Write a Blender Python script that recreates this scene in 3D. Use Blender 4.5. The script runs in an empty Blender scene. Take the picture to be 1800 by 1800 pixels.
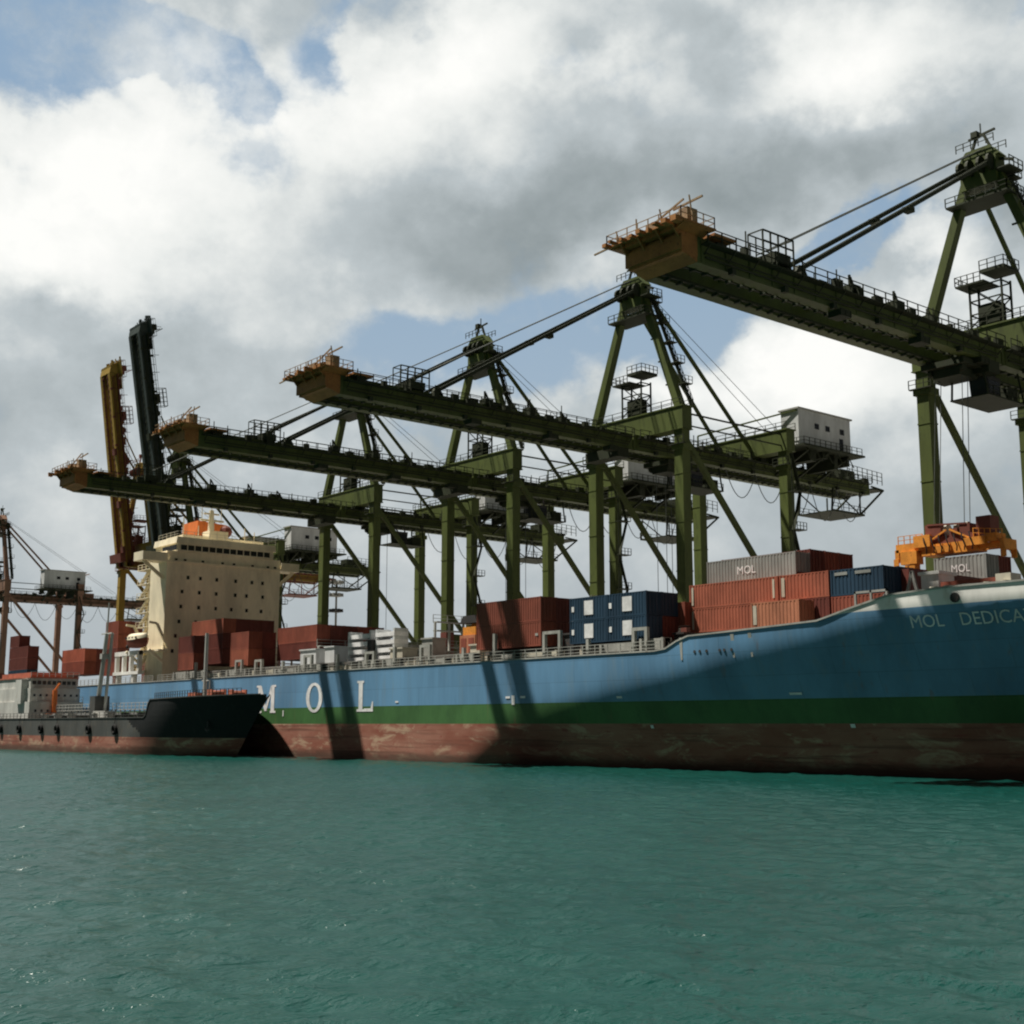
import bpy, math, random
from mathutils import Vector, Matrix
random.seed(7)
S = bpy.context.scene
COL = S.collection
R = math.radians

# ------------------------------------------------------------------ camera
cam_d = bpy.data.cameras.new("camera")
cam_d.sensor_width = 36.0
cam_d.lens = 36.0 * 2240 / 1800
cam_d.clip_start = 0.5
cam_d.clip_end = 20000
cam = bpy.data.objects.new("camera", cam_d)
cam.location = (0, 0, 4.7)
cam.rotation_euler = (R(90 + 9.47), 0, R(50.36))
COL.objects.link(cam)
S.camera = cam
S.cycles.filter_width = 2.1
S.cycles.max_bounces = 6
S.view_settings.view_transform = 'Standard'
S.view_settings.look = 'None'
S.view_settings.exposure = 0.4
S.view_settings.gamma = 1.0

# ------------------------------------------------------------------ sun + sky
SUN = Vector((-0.36, -0.33, 1.0)).normalized()          # towards the sun
sun_el = math.asin(SUN.z)
sun_rot = math.atan2(SUN.x, SUN.y)
sd = bpy.data.lights.new("sun", 'SUN')
sd.energy = 5.0
sd.angle = R(1.2)
sd.color = (1.0, 0.94, 0.84)
so = bpy.data.objects.new("sun", sd)
so.rotation_euler = (-SUN).to_track_quat('-Z', 'Y').to_euler()
so.location = (-60, -40, 160)
COL.objects.link(so)

W = bpy.data.worlds.new("World")
S.world = W
W.use_nodes = True


class NT:
    """small helper around a node tree"""
    def __init__(self, tree):
        self.t = tree
        self.n = tree.nodes
        self.l = tree.links

    def new(self, typ, **kw):
        nd = self.n.new(typ)
        for k, v in kw.items():
            setattr(nd, k, v)
        return nd

    def put(self, sock, v):
        if isinstance(v, bpy.types.NodeSocket):
            self.l.new(v, sock)
        else:
            sock.default_value = v

    def math(self, op, a, b=None, clamp=False):
        nd = self.new('ShaderNodeMath', operation=op)
        nd.use_clamp = clamp
        self.put(nd.inputs[0], a)
        if b is not None:
            self.put(nd.inputs[1], b)
        return nd.outputs[0]

    def mix(self, fac, a, b):
        nd = self.new('ShaderNodeMix', data_type='RGBA')
        self.put(nd.inputs[0], fac)
        self.put(nd.inputs[6], a if isinstance(a, bpy.types.NodeSocket) else (*a, 1))
        self.put(nd.inputs[7], b if isinstance(b, bpy.types.NodeSocket) else (*b, 1))
        return nd.outputs[2]

    def noise(self, vec, scale, detail=4, rough=0.55, dist=0.0):
        nd = self.new('ShaderNodeTexNoise')
        if vec is not None:
            self.l.new(vec, nd.inputs['Vector'])
        nd.inputs['Scale'].default_value = scale
        nd.inputs['Detail'].default_value = detail
        nd.inputs['Roughness'].default_value = rough
        nd.inputs['Distortion'].default_value = dist
        return nd

    def maprange(self, v, a, b, c=0.0, d=1.0, smooth=True):
        nd = self.new('ShaderNodeMapRange')
        if smooth:
            nd.interpolation_type = 'SMOOTHSTEP'
        self.put(nd.inputs[0], v)
        for i, x in enumerate((a, b, c, d)):
            nd.inputs[i + 1].default_value = x
        return nd.outputs[0]

    def ramp(self, fac, stops):
        nd = self.new('ShaderNodeValToRGB')
        cr = nd.color_ramp
        while len(cr.elements) < len(stops):
            cr.elements.new(0.5)
        for e, (p, c) in zip(cr.elements, stops):
            e.position = p
            e.color = (*c, 1)
        self.put(nd.inputs[0], fac)
        return nd.outputs[0]


def build_sky():
    k = NT(W.node_tree)
    k.n.clear()
    out = k.new('ShaderNodeOutputWorld')
    bg = k.new('ShaderNodeBackground')
    sky = k.new('ShaderNodeTexSky', sky_type='NISHITA')
    sky.sun_disc = False
    sky.sun_elevation = sun_el
    sky.sun_rotation = sun_rot % (2 * math.pi)
    sky.air_density = 1.0
    sky.dust_density = 1.6
    sky.ozone_density = 1.2
    tc = k.new('ShaderNodeTexCoord')
    d = tc.outputs['Generated']
    sep = k.new('ShaderNodeSeparateXYZ')
    k.l.new(d, sep.inputs[0])
    # fine and coarse turbulence on the direction itself
    st = k.new('ShaderNodeVectorMath', operation='MULTIPLY')
    k.l.new(d, st.inputs[0])
    st.inputs[1].default_value = (1, 1, 1.25)
    big = k.noise(st.outputs[0], 3.2, 5, 0.55)
    fine = k.noise(st.outputs[0], 8.0, 8, 0.55, 0.0)
    edge = k.noise(st.outputs[0], 26.0, 7, 0.6)
    ne = k.math('SUBTRACT', edge.outputs['Fac'], 0.5)
    nb = k.math('SUBTRACT', big.outputs['Fac'], 0.5)
    nf = k.math('SUBTRACT', fine.outputs['Fac'], 0.5)
    # azimuth / elevation in degrees
    az = k.math('MULTIPLY', k.math('ARCTAN2', sep.outputs[0], sep.outputs[1]), 57.29578)
    el = k.math('MULTIPLY', k.math('ARCSINE', sep.outputs[2]), 57.29578)
    cb = k.new('ShaderNodeCombineXYZ')
    k.l.new(az, cb.inputs[0])
    k.l.new(el, cb.inputs[1])
    # ragged outlines: offset by coloured noise
    wv = k.new('ShaderNodeVectorMath', operation='SUBTRACT')
    k.l.new(fine.outputs['Color'], wv.inputs[0])
    wv.inputs[1].default_value = (0.5, 0.5, 0.5)
    ws = k.new('ShaderNodeVectorMath', operation='SCALE')
    k.l.new(wv.outputs[0], ws.inputs[0])
    ws.inputs['Scale'].default_value = 9.0
    ad = k.new('ShaderNodeVectorMath', operation='ADD')
    k.l.new(cb.outputs[0], ad.inputs[0])
    k.l.new(ws.outputs[0], ad.inputs[1])
    P = ad.outputs[0]

    def blobs(start, lst, soft):
        acc = start
        for (a, e, ra, re, rot, w) in lst:
            mp = k.new('ShaderNodeMapping', vector_type='TEXTURE')
            k.l.new(P, mp.inputs['Vector'])
            mp.inputs['Location'].default_value = (a, e, 0)
            mp.inputs['Rotation'].default_value = (0, 0, R(rot))
            mp.inputs['Scale'].default_value = (ra, re, 1e6)
            ln = k.new('ShaderNodeVectorMath', operation='LENGTH')
            k.l.new(mp.outputs[0], ln.inputs[0])
            v = k.maprange(ln.outputs['Value'], 1.0, soft, 0.0, w)
            acc = k.math('ADD', acc, v)
        return acc

    def at(lst):
        """blobs in photograph-sized steps -> azimuth, elevation in degrees"""
        res = []
        for (x, y, rx, ry, rot, w) in lst:
            xc, yc, f, p = x - 900, 900 - y, 2240.0, R(9.47)
            fw = f * math.cos(p) - yc * math.sin(p)
            up = f * math.sin(p) + yc * math.cos(p)
            hd = math.hypot(fw, xc)
            res.append((-50.36 + math.degrees(math.atan2(xc, fw)), math.degrees(math.atan2(up, hd)),
                        rx / 40.0, ry / 40.0, rot, w))
        return res

    holes = at(SKY_HOLES)
    bright = at(SKY_BRIGHT)
    D = blobs(k.math('ADD', 0.74, k.math('ADD', k.math('MULTIPLY', ne, 0.55), k.math('MULTIPLY', nf, 1.75))), holes, 0.1)
    dens = k.maprange(D, 0.06, 0.60)
    B = blobs(k.math('ADD', 0.55, k.math('ADD', k.math('MULTIPLY', ne, 0.28), k.math('MULTIPLY', nf, 0.85))), bright, 0.0)
    wisp = k.noise(st.outputs[0], 7.0, 9, 0.64, 0.0)
    dens = k.math('MAXIMUM', dens, k.maprange(wisp.outputs['Fac'], 0.46, 0.72, 0.0, 0.75))
    cloud = k.ramp(B, SKY_RAMP)
    sk = k.new('ShaderNodeVectorMath', operation='SCALE')
    k.l.new(sky.outputs[0], sk.inputs[0])
    sk.inputs['Scale'].default_value = SKY_STRENGTH
    # thin veil over the blue
    blue = k.mix(0.72, sk.outputs[0], (0.31, 0.45, 0.60))
    blue = k.mix(k.maprange(el, 9.0, 27.0, 0.62, 0.0), blue, (0.40, 0.485, 0.555))
    col = k.mix(dens, blue, cloud)
    hz = k.maprange(el, 1.0, 14.0, 0.80, 0.0)
    col = k.mix(hz, col, (0.41, 0.455, 0.48))
    # unseen sky behind and above the viewer, dimmed to cut the fill light
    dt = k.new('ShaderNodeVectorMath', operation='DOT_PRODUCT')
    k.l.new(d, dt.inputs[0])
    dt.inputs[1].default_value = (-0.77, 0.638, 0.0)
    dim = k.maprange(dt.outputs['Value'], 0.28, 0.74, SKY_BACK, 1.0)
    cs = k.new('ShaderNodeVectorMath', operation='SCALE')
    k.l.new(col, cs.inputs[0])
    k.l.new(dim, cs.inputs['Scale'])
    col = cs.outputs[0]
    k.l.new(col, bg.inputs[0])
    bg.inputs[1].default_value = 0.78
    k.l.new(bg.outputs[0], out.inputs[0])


SKY_STRENGTH = 0.085
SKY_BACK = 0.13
SKY_RAMP = [(0.0, (0.22, 0.26, 0.27)), (0.3, (0.34, 0.385, 0.40)), (0.55, (0.49, 0.54, 0.56)), (0.8, (0.82, 0.84, 0.82)), (1.0, (0.97, 0.97, 0.94))]
SKY_HOLES = [
    (30, 30, 320, 140, 0, -0.88), (270, 80, 240, 100, -12, -0.5), (400, 130, 130, 120, 0, -0.5), (545, 50, 90, 110, 0, -0.55),
    (900, 600, 460, 150, 8, -0.90), (680, 610, 260, 120, 0, -0.35), (1240, 560, 220, 150, 10, -0.9), (1470, 440, 170, 75, 25, -1.0),
    (1805, 40, 60, 120, 0, -0.35)]
SKY_BRIGHT = [
    (150, 300, 700, 330, 12, 0.46), (700, 130, 520, 260, 12, 0.36), (850, 60, 260, 130, 0, 0.15), (1080, 130, 260, 95, 0, 0.22), (80, 480, 300, 100, 0, 0.15),
    (1560, 100, 320, 150, 0, 0.26), (1450, 660, 330, 150, 12, 0.42), (1180, 680, 160, 60, 0, 0.30), (1650, 460, 120, 150, 20, 0.40), (200, 800, 500, 120, 0, 0.02),
    (1300, 300, 700, 130, 8, -0.36), (850, 400, 480, 110, 12, -0.22), (200, 590, 700, 80, 0, -0.09), (1730, 420, 160, 100, 0, -0.25),
    (1700, 960, 460, 150, 8, -0.18), (1010, 70, 170, 70, 0, -0.14), (1250, 60, 150, 80, 0, -0.14), (60, 700, 300, 90, 0, -0.06)]
build_sky()


# ------------------------------------------------------------------ materials
MATS = {}


def paint(name, col, rough=0.55, dirt=(0.06, 0.05, 0.04), amount=0.35, scale=0.35, streak=1.0, metal=0.0, spec=0.3, bump=0.0, seams=False):
    """painted steel with weathering: broad fading, grime patches (streak > 1 stretches them downwards)"""
    m = bpy.data.materials.new(name)
    m.use_nodes = True
    k = NT(m.node_tree)
    b = k.n['Principled BSDF']
    g = k.new('ShaderNodeNewGeometry')
    mp = k.new('ShaderNodeMapping')
    k.l.new(g.outputs['Position'], mp.inputs['Vector'])
    mp.inputs['Scale'].default_value = (1, 1, 1.0 / streak)
    n1 = k.noise(mp.outputs[0], scale, 6, 0.65)
    n2 = k.noise(mp.outputs[0], scale * 6.3, 5, 0.6)
    fade = k.mix(k.maprange(n1.outputs['Fac'], 0.3, 0.7), tuple(c * 0.78 for c in col), tuple(min(1, c * 1.18) for c in col))
    f = k.maprange(n2.outputs['Fac'], 0.52, 0.78, 0.0, amount)
    c = k.mix(f, fade, dirt)
    hgt = n2.outputs['Fac']
    if seams:
        sp = k.new('ShaderNodeSeparateXYZ')
        k.l.new(g.outputs['Position'], sp.inputs[0])
        cbn = k.new('ShaderNodeCombineXYZ')
        k.l.new(sp.outputs[0], cbn.inputs[0])
        k.l.new(sp.outputs[2], cbn.inputs[1])
        br = k.new('ShaderNodeTexBrick')
        k.l.new(cbn.outputs[0], br.inputs['Vector'])
        br.inputs['Scale'].default_value = 1.0
        br.inputs['Brick Width'].default_value = 8.5
        br.inputs['Row Height'].default_value = 2.35
        br.inputs['Mortar Size'].default_value = 0.045
        br.inputs['Mortar Smooth'].default_value = 0.6
        br.inputs['Color1'].default_value = (0.93, 0.93, 0.93, 1)
        br.inputs['Color2'].default_value = (1.04, 1.04, 1.04, 1)
        br.inputs['Mortar'].default_value = (0.80, 0.79, 0.77, 1)
        ml = k.new('ShaderNodeMix', data_type='RGBA', blend_type='MULTIPLY')
        ml.inputs[0].default_value = 1.0
        k.l.new(c, ml.inputs[6])
        k.l.new(br.outputs['Color'], ml.inputs[7])
        c = ml.outputs[2]
        # rust weeps: thin vertical runs
        ms = k.new('ShaderNodeMapping')
        k.l.new(g.outputs['Position'], ms.inputs['Vector'])
        ms.inputs['Scale'].default_value = (1.6, 1.6, 0.07)
        ns = k.noise(ms.outputs[0], 1.0, 3, 0.5)
        nm = k.noise(g.outputs['Position'], 0.16, 3, 0.5)
        rs = k.math('MULTIPLY', k.maprange(ns.outputs['Fac'], 0.60, 0.74), k.maprange(nm.outputs['Fac'], 0.48, 0.66, 0.0, 0.40))
        c = k.mix(rs, c, (0.22, 0.13, 0.08))
        # plating dished between the frames
        wv = k.new('ShaderNodeTexWave', wave_type='BANDS', bands_direction='X')
        k.l.new(g.outputs['Position'], wv.inputs['Vector'])
        wv.inputs['Scale'].default_value = 0.4
        wv.inputs['Distortion'].default_value = 1.5
        hgt = k.math('ADD', k.math('MULTIPLY', n2.outputs['Fac'], 0.6), k.math('MULTIPLY', wv.outputs['Fac'], 0.35))
    k.l.new(c, b.inputs['Base Color'])
    b.inputs['Roughness'].default_value = rough
    b.inputs['Metallic'].default_value = metal
    b.inputs['Specular IOR Level'].default_value = spec
    if bump:
        bp = k.new('ShaderNodeBump')
        bp.inputs['Strength'].default_value = bump
        bp.inputs['Distance'].default_value = 0.05
        k.l.new(hgt, bp.inputs['Height'])
        k.l.new(bp.outputs[0], b.inputs['Normal'])
    MATS[name] = m
    return m


def boot_paint(name):
    """worn red antifouling: scuffed pale patches, darker weed towards the waterline"""
    m = bpy.data.materials.new(name)
    m.use_nodes = True
    k = NT(m.node_tree)
    b = k.n['Principled BSDF']
    g = k.new('ShaderNodeNewGeometry')
    mp = k.new('ShaderNodeMapping')
    k.l.new(g.outputs['Position'], mp.inputs['Vector'])
    mp.inputs['Scale'].default_value = (0.35, 0.35, 1.0)
    n1 = k.noise(mp.outputs[0], 0.55, 6, 0.7, 0.6)
    n2 = k.noise(mp.outputs[0], 1.6, 6, 0.65, 0.4)
    n3 = k.noise(mp.outputs[0], 0.30, 4, 0.6)
    mh = k.new('ShaderNodeMapping')
    k.l.new(g.outputs['Position'], mh.inputs['Vector'])
    mh.inputs['Scale'].default_value = (0.04, 0.04, 1.6)
    n4 = k.noise(mh.outputs[0], 1.6, 5, 0.6)
    sp = k.new('ShaderNodeSeparateXYZ')
    k.l.new(g.outputs['Position'], sp.inputs[0])
    base = k.mix(k.maprange(n3.outputs['Fac'], 0.35, 0.65), (0.26, 0.095, 0.065), (0.35, 0.165, 0.12))
    c = k.mix(k.maprange(n1.outputs['Fac'], 0.50, 0.66, 0, 0.8), base, (0.50, 0.36, 0.25))
    c = k.mix(k.maprange(n2.outputs['Fac'], 0.56, 0.70, 0, 0.8), c, (0.26, 0.07, 0.055))
    c = k.mix(k.maprange(n4.outputs['Fac'], 0.50, 0.68, 0, 0.65), c, (0.13, 0.06, 0.045))
    z = k.math('ADD', sp.outputs[2], k.math('MULTIPLY', n2.outputs['Fac'], 1.2))
    c = k.mix(k.maprange(z, 1.0, 2.2, 0.75, 0.0), c, (0.055, 0.04, 0.03))
    k.l.new(c, b.inputs['Base Color'])
    b.inputs['Roughness'].default_value = 0.7
    b.inputs['Specular IOR Level'].default_value = 0.2
    MATS[name] = m
    return m


RUST = (0.16, 0.06, 0.03)
paint('hull_blue', (0.130, 0.280, 0.450), 0.5, (0.20, 0.27, 0.31), 0.45, 0.13, 7, bump=0.2, seams=True)
paint('hull_green', (0.060, 0.150, 0.05), 0.5, (0.03, 0.08, 0.04), 0.4, 0.2, 2, bump=0.15, seams=True)
boot_paint('hull_red')
paint('hull_white', (0.82, 0.81, 0.77), 0.5, (0.42, 0.36, 0.25), 0.5, 0.2, 3)
paint('lettering_white', (0.80, 0.80, 0.80), 0.5, (0.6, 0.6, 0.58), 0.3, 0.5)
paint('deck_grey', (0.13, 0.12, 0.11), 0.8, RUST, 0.6, 0.3)
paint('steel_pale', (0.36, 0.36, 0.33), 0.6, (0.16, 0.12, 0.09), 0.6, 0.4, 2)
paint('steel_cream', (0.52, 0.49, 0.40), 0.6, (0.20, 0.14, 0.10), 0.6, 0.4, 2)
paint('steel_dark', (0.045, 0.045, 0.045), 0.7, RUST, 0.4, 0.5)
paint('cream', (0.78, 0.70, 0.52), 0.6, (0.45, 0.36, 0.23), 0.4, 0.2, 3)
paint('funnel_orange', (0.75, 0.20, 0.05), 0.5, (0.4, 0.09, 0.05), 0.5, 0.25)
paint('glass_dark', (0.02, 0.022, 0.025), 0.15, (0.03, 0.03, 0.03), 0.2, 1.0, spec=0.5)
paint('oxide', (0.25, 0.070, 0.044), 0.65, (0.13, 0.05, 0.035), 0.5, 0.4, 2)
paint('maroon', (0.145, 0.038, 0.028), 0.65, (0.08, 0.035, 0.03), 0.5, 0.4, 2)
paint('orange_red', (0.35, 0.105, 0.062), 0.65, (0.22, 0.08, 0.05), 0.45, 0.4, 2)
paint('salmon', (0.43, 0.175, 0.10), 0.65, (0.30, 0.12, 0.07), 0.4, 0.4, 2)
paint('navy', (0.017, 0.046, 0.080), 0.6, (0.02, 0.03, 0.05), 0.4, 0.4, 2)
paint('grey_box', (0.265, 0.28, 0.265), 0.65, (0.2, 0.18, 0.15), 0.45, 0.4, 2)
paint('crane_green', (0.080, 0.103, 0.026), 0.55, (0.025, 0.03, 0.012), 0.65, 0.3, 4)
paint('crane_dark', (0.025, 0.032, 0.015), 0.7, (0.05, 0.03, 0.02), 0.5, 0.5)
paint('crane_tip', (0.36, 0.155, 0.045), 0.65, (0.10, 0.03, 0.02), 0.85, 0.45)
paint('tip_gear', (0.30, 0.22, 0.13), 0.7, (0.16, 0.05, 0.03), 0.8, 0.7)
paint('crane_maroon', (0.17, 0.055, 0.04), 0.65, (0.08, 0.04, 0.03), 0.5, 0.4)
paint('crane_slate', (0.040, 0.055, 0.050), 0.6, (0.02, 0.025, 0.02), 0.5, 0.3, 3)
paint('crane_ochre', (0.31, 0.205, 0.036), 0.6, (0.16, 0.06, 0.03), 0.7, 0.15, 4)
paint('crane_brown', (0.27, 0.155, 0.105), 0.6, (0.10, 0.05, 0.04), 0.6, 0.2, 3)
paint('house_white', (0.60, 0.62, 0.62), 0.55, (0.35, 0.33, 0.30), 0.4, 0.3, 3)
paint('spreader_orange', (0.72, 0.29, 0.045), 0.55, (0.20, 0.06, 0.03), 0.8, 0.9)
paint('rope', (0.10, 0.11, 0.10), 0.8)
paint('tanker_black', (0.009, 0.011, 0.012), 0.75, (0.05, 0.045, 0.04), 0.4, 0.3, 3)
paint('tanker_grey', (0.075, 0.078, 0.074), 0.6, (0.20, 0.15, 0.10), 0.5, 0.3, 3)
paint('tanker_white', (0.50, 0.50, 0.47), 0.6, (0.32, 0.25, 0.17), 0.5, 0.3, 3)
paint('tanker_roof', (0.40, 0.13, 0.08), 0.6, (0.2, 0.08, 0.05), 0.5, 0.5)
paint('rubber', (0.012, 0.012, 0.012), 0.85)
paint('concrete', (0.30, 0.29, 0.27), 0.9, (0.15, 0.14, 0.13), 0.6, 0.1, bump=0.3)
M = MATS


# ------------------------------------------------------------------ mesh helpers
class MB:
    def __init__(self):
        self.v, self.f, self.m = [], [], []

    def add(self, vs, fs, mi=0):
        o = len(self.v)
        self.v += [tuple(p) for p in vs]
        self.f += [tuple(i + o for i in q) for q in fs]
        self.m += [mi] * len(fs)
        return self

    BF = [(0, 3, 2, 1), (4, 5, 6, 7), (0, 1, 5, 4), (1, 2, 6, 5), (2, 3, 7, 6), (3, 0, 4, 7)]

    def box(self, x0, x1, y0, y1, z0, z1, mi=0):
        return self.add([(x0, y0, z0), (x1, y0, z0), (x1, y1, z0), (x0, y1, z0), (x0, y0, z1), (x1, y0, z1), (x1, y1, z1), (x0, y1, z1)], self.BF, mi)

    def beam(self, p, q, w, h=None, mi=0, up=(0, 0, 1), w2=None, h2=None):
        """rectangular bar from p to q; w across, h along 'up'; optional taper"""
        h = w if h is None else h
        w2 = w if w2 is None else w2
        h2 = h if h2 is None else h2
        p, q = Vector(p), Vector(q)
        d = (q - p).normalized()
        u = Vector(up)
        if abs(d.dot(u)) > 0.98:
            u = Vector((0, 1, 0)) if abs(d.y) < 0.9 else Vector((1, 0, 0))
        s = d.cross(u).normalized()
        u = s.cross(d).normalized()
        vs = []
        for c, ww, hh in ((p, w, h), (q, w2, h2)):
            for a, b in ((-1, -1), (1, -1), (1, 1), (-1, 1)):
                vs.append(c + s * (a * ww / 2) + u * (b * hh / 2))
        return self.add(vs, self.BF, mi)

    def tube(self, p, q, r, n=8, mi=0, r2=None):
        r2 = r if r2 is None else r2
        p, q = Vector(p), Vector(q)
        d = (q - p).normalized()
        u = Vector((0, 0, 1)) if abs(d.z) < 0.9 else Vector((1, 0, 0))
        s = d.cross(u).normalized()
        u = s.cross(d)
        vs = []
        for c, rr in ((p, r), (q, r2)):
            for i in range(n):
                a = 2 * math.pi * i / n
                vs.append(c + s * (math.cos(a) * rr) + u * (math.sin(a) * rr))
        fs = [(i, (i + 1) % n, n + (i + 1) % n, n + i) for i in range(n)]
        fs += [tuple(range(n - 1, -1, -1)), tuple(range(n, 2 * n))]
        return self.add(vs, fs, mi)

    def path(self, pts, r, n=5, mi=0):
        for a, b in zip(pts, pts[1:]):
            self.tube(a, b, r, n, mi)
        return self

    def prism(self, poly, axis, a, b, mi=0):
        """extrude a 2-D polygon along an axis ('x','y','z') between a and b"""
        def P(u, w, t):
            return {'x': (t, u, w), 'y': (u, t, w), 'z': (u, w, t)}[axis]
        n = len(poly)
        vs = [P(u, w, a) for u, w in poly] + [P(u, w, b) for u, w in poly]
        fs = [(i, (i + 1) % n, n + (i + 1) % n, n + i) for i in range(n)]
        fs += [tuple(range(n - 1, -1, -1)), tuple(range(n, 2 * n))]
        return self.add(vs, fs, mi)

    def rail(self, p, q, h=1.1, step=2.0, t=0.07, rails=2, mi=0):
        """a guard rail: posts and horizontal bars between p and q"""
        p, q = Vector(p), Vector(q)
        n = max(1, round((q - p).length / step))
        for i in range(n + 1):
            c = p.lerp(q, i / n)
            self.beam(c, c + Vector((0, 0, h)), t * 1.3, mi=mi)
        for r in range(rails):
            z = h * (r + 1) / rails - t / 2
            self.beam(p + Vector((0, 0, z)), q + Vector((0, 0, z)), t, mi=mi)
        return self

    def mesh(self, name, mats):
        me = bpy.data.meshes.new(name)
        me.from_pydata(self.v, [], self.f)
        for m in (mats if isinstance(mats, (list, tuple)) else [mats]):
            me.materials.append(m)
        me.polygons.foreach_set('material_index', self.m)
        me.update()
        import bmesh
        bm = bmesh.new()
        bm.from_mesh(me)
        bmesh.ops.recalc_face_normals(bm, faces=bm.faces)
        bm.to_mesh(me)
        bm.free()
        return me

    def build(self, name, mats, parent=None, loc=None):
        o = bpy.data.objects.new(name, self.mesh(name, mats))
        COL.objects.link(o)
        if parent:
            o.parent = parent
        if loc:
            o.location = loc
        return o


def tag(o, label=None, cat=None, group=None, kind=None):
    if label:
        o['label'] = label
    if cat:
        o['category'] = cat
    if group:
        o['group'] = group
    if kind:
        o['kind'] = kind
    return o


def thing(name, label, cat, loc=(0, 0, 0), group=None):
    o = bpy.data.objects.new(name, None)
    o.empty_display_size = 0.5
    COL.objects.link(o)
    o.location = loc
    return tag(o, label, cat, group)


def text_mesh(body, size, name, bold=0.0):
    c = bpy.data.curves.new(name, 'FONT')
    c.body = body
    c.size = size
    c.resolution_u = 3
    c.offset = bold
    o = bpy.data.objects.new(name, c)
    COL.objects.link(o)
    dg = bpy.context.evaluated_depsgraph_get()
    dg.update()
    me = bpy.data.meshes.new_from_object(o.evaluated_get(dg))
    vs = [tuple(v.co) for v in me.vertices]
    fs = [tuple(p.vertices) for p in me.polygons]
    bpy.data.objects.remove(o)
    bpy.data.curves.remove(c)
    bpy.data.meshes.remove(me)
    return vs, fs


# ------------------------------------------------------------------ water
def build_water():
    import numpy as np
    rng = np.random.default_rng(3)

    def axis(lo, hi, step, far, grow=1.35):
        c = list(np.arange(lo, hi + 1e-6, step))
        s = step
        a = lo
        left = []
        while a > -far:
            s *= grow
            a -= s
            left.append(a)
        s = step
        a = hi
        right = []
        while a < far:
            s *= grow
            a += s
            right.append(a)
        return np.array(left[::-1] + c + right)
    xs = axis(-215, 12, 0.32, 9000)
    ys = axis(6, 97, 0.26, 9000)
    X, Y = np.meshgrid(xs, ys)
    Z = np.zeros_like(X)
    wind = R(-62)
    for i in range(46):
        lam = 0.8 * (5.0 / 0.8) ** rng.random()
        th = wind + rng.normal(0, 0.55)
        kk = 2 * np.pi / lam
        amp = 0.0080 * lam ** 0.15 * (0.6 + 0.8 * rng.random())
        ph = rng.random() * 6.28
        s = np.sin(kk * (np.cos(th) * X + np.sin(th) * Y) + ph + 0.8 * np.sin(X * 0.11 + ph) * np.sin(Y * 0.13 + 2 * ph))
        Z += amp * s
    fade = np.clip((X + 330) / 90, 0, 1) * np.clip((60 - X) / 40, 0, 1) * np.clip((125 - Y) / 20, 0, 1) * np.clip((Y + 25) / 25, 0, 1)
    Z *= fade
    ny, nx = X.shape
    me = bpy.data.meshes.new('water')
    co = np.stack([X, Y, Z], -1).reshape(-1, 3).astype(np.float32)
    idx = np.arange(nx * ny).reshape(ny, nx)
    q = np.stack([idx[:-1, :-1], idx[:-1, 1:], idx[1:, 1:], idx[1:, :-1]], -1).reshape(-1, 4)
    me.vertices.add(len(co))
    me.vertices.foreach_set('co', co.ravel())
    me.loops.add(q.size)
    me.loops.foreach_set('vertex_index', q.ravel().astype(np.int32))
    me.polygons.add(len(q))
    me.polygons.foreach_set('loop_start', np.arange(0, q.size, 4, dtype=np.int32))
    me.polygons.foreach_set('use_smooth', np.ones(len(q), dtype=bool))
    me.update(calc_edges=True)
    m = bpy.data.materials.new('sea_water')
    m.use_nodes = True
    k = NT(m.node_tree)
    b = k.n['Principled BSDF']
    g = k.new('ShaderNodeNewGeometry')
    n0 = k.noise(g.outputs['Position'], 0.05, 5, 0.6)
    c = k.mix(k.maprange(n0.outputs['Fac'], 0.3, 0.7), (0.003, 0.044, 0.036), (0.006, 0.057, 0.047))
    k.l.new(c, b.inputs['Base Color'])
    b.inputs['Roughness'].default_value = 0.22
    b.inputs['IOR'].default_value = 1.33
    b.inputs['Specular IOR Level'].default_value = 0.5
    mp = k.new('ShaderNodeMapping')
    k.l.new(g.outputs['Position'], mp.inputs['Vector'])
    mp.inputs['Rotation'].default_value = (0, 0, R(28))
    mp.inputs['Scale'].default_value = (1.0, 0.55, 1.0)
    a = k.noise(mp.outputs[0], 1.9, 5, 0.6, 0.3)
    f = k.noise(mp.outputs[0], 5.0, 3, 0.5, 0.3)
    h = k.math('ADD', a.outputs['Fac'], k.math('MULTIPLY', f.outputs['Fac'], 0.28))
    bp = k.new('ShaderNodeBump')
    bp.inputs['Strength'].default_value = 1.0
    bp.inputs['Distance'].default_value = 0.22
    k.l.new(h, bp.inputs['Height'])
    k.l.new(bp.outputs[0], b.inputs['Normal'])
    me.materials.append(m)
    o = bpy.data.objects.new('water', me)
    COL.objects.link(o)
    tag(o, kind='structure')


build_water()

# ------------------------------------------------------------------ quay
QZ = 4.2
mb = MB()
mb.box(-5000, 5000, 130.5, 6000, -4, QZ)
tag(mb.build('quay', M['concrete']), kind='structure')

# ------------------------------------------------------------------ container ship
YC, HB = 112.6, 15.6
BOW_X, STERN_X = -14.0, -309.0


def lerp_tab(tab, x):
    if x <= tab[0][0]:
        return tab[0][1]
    for (a, b), (c, d) in zip(tab, tab[1:]):
        if x <= c:
            return b + (d - b) * (x - a) / (c - a)
    return tab[-1][1]


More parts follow.
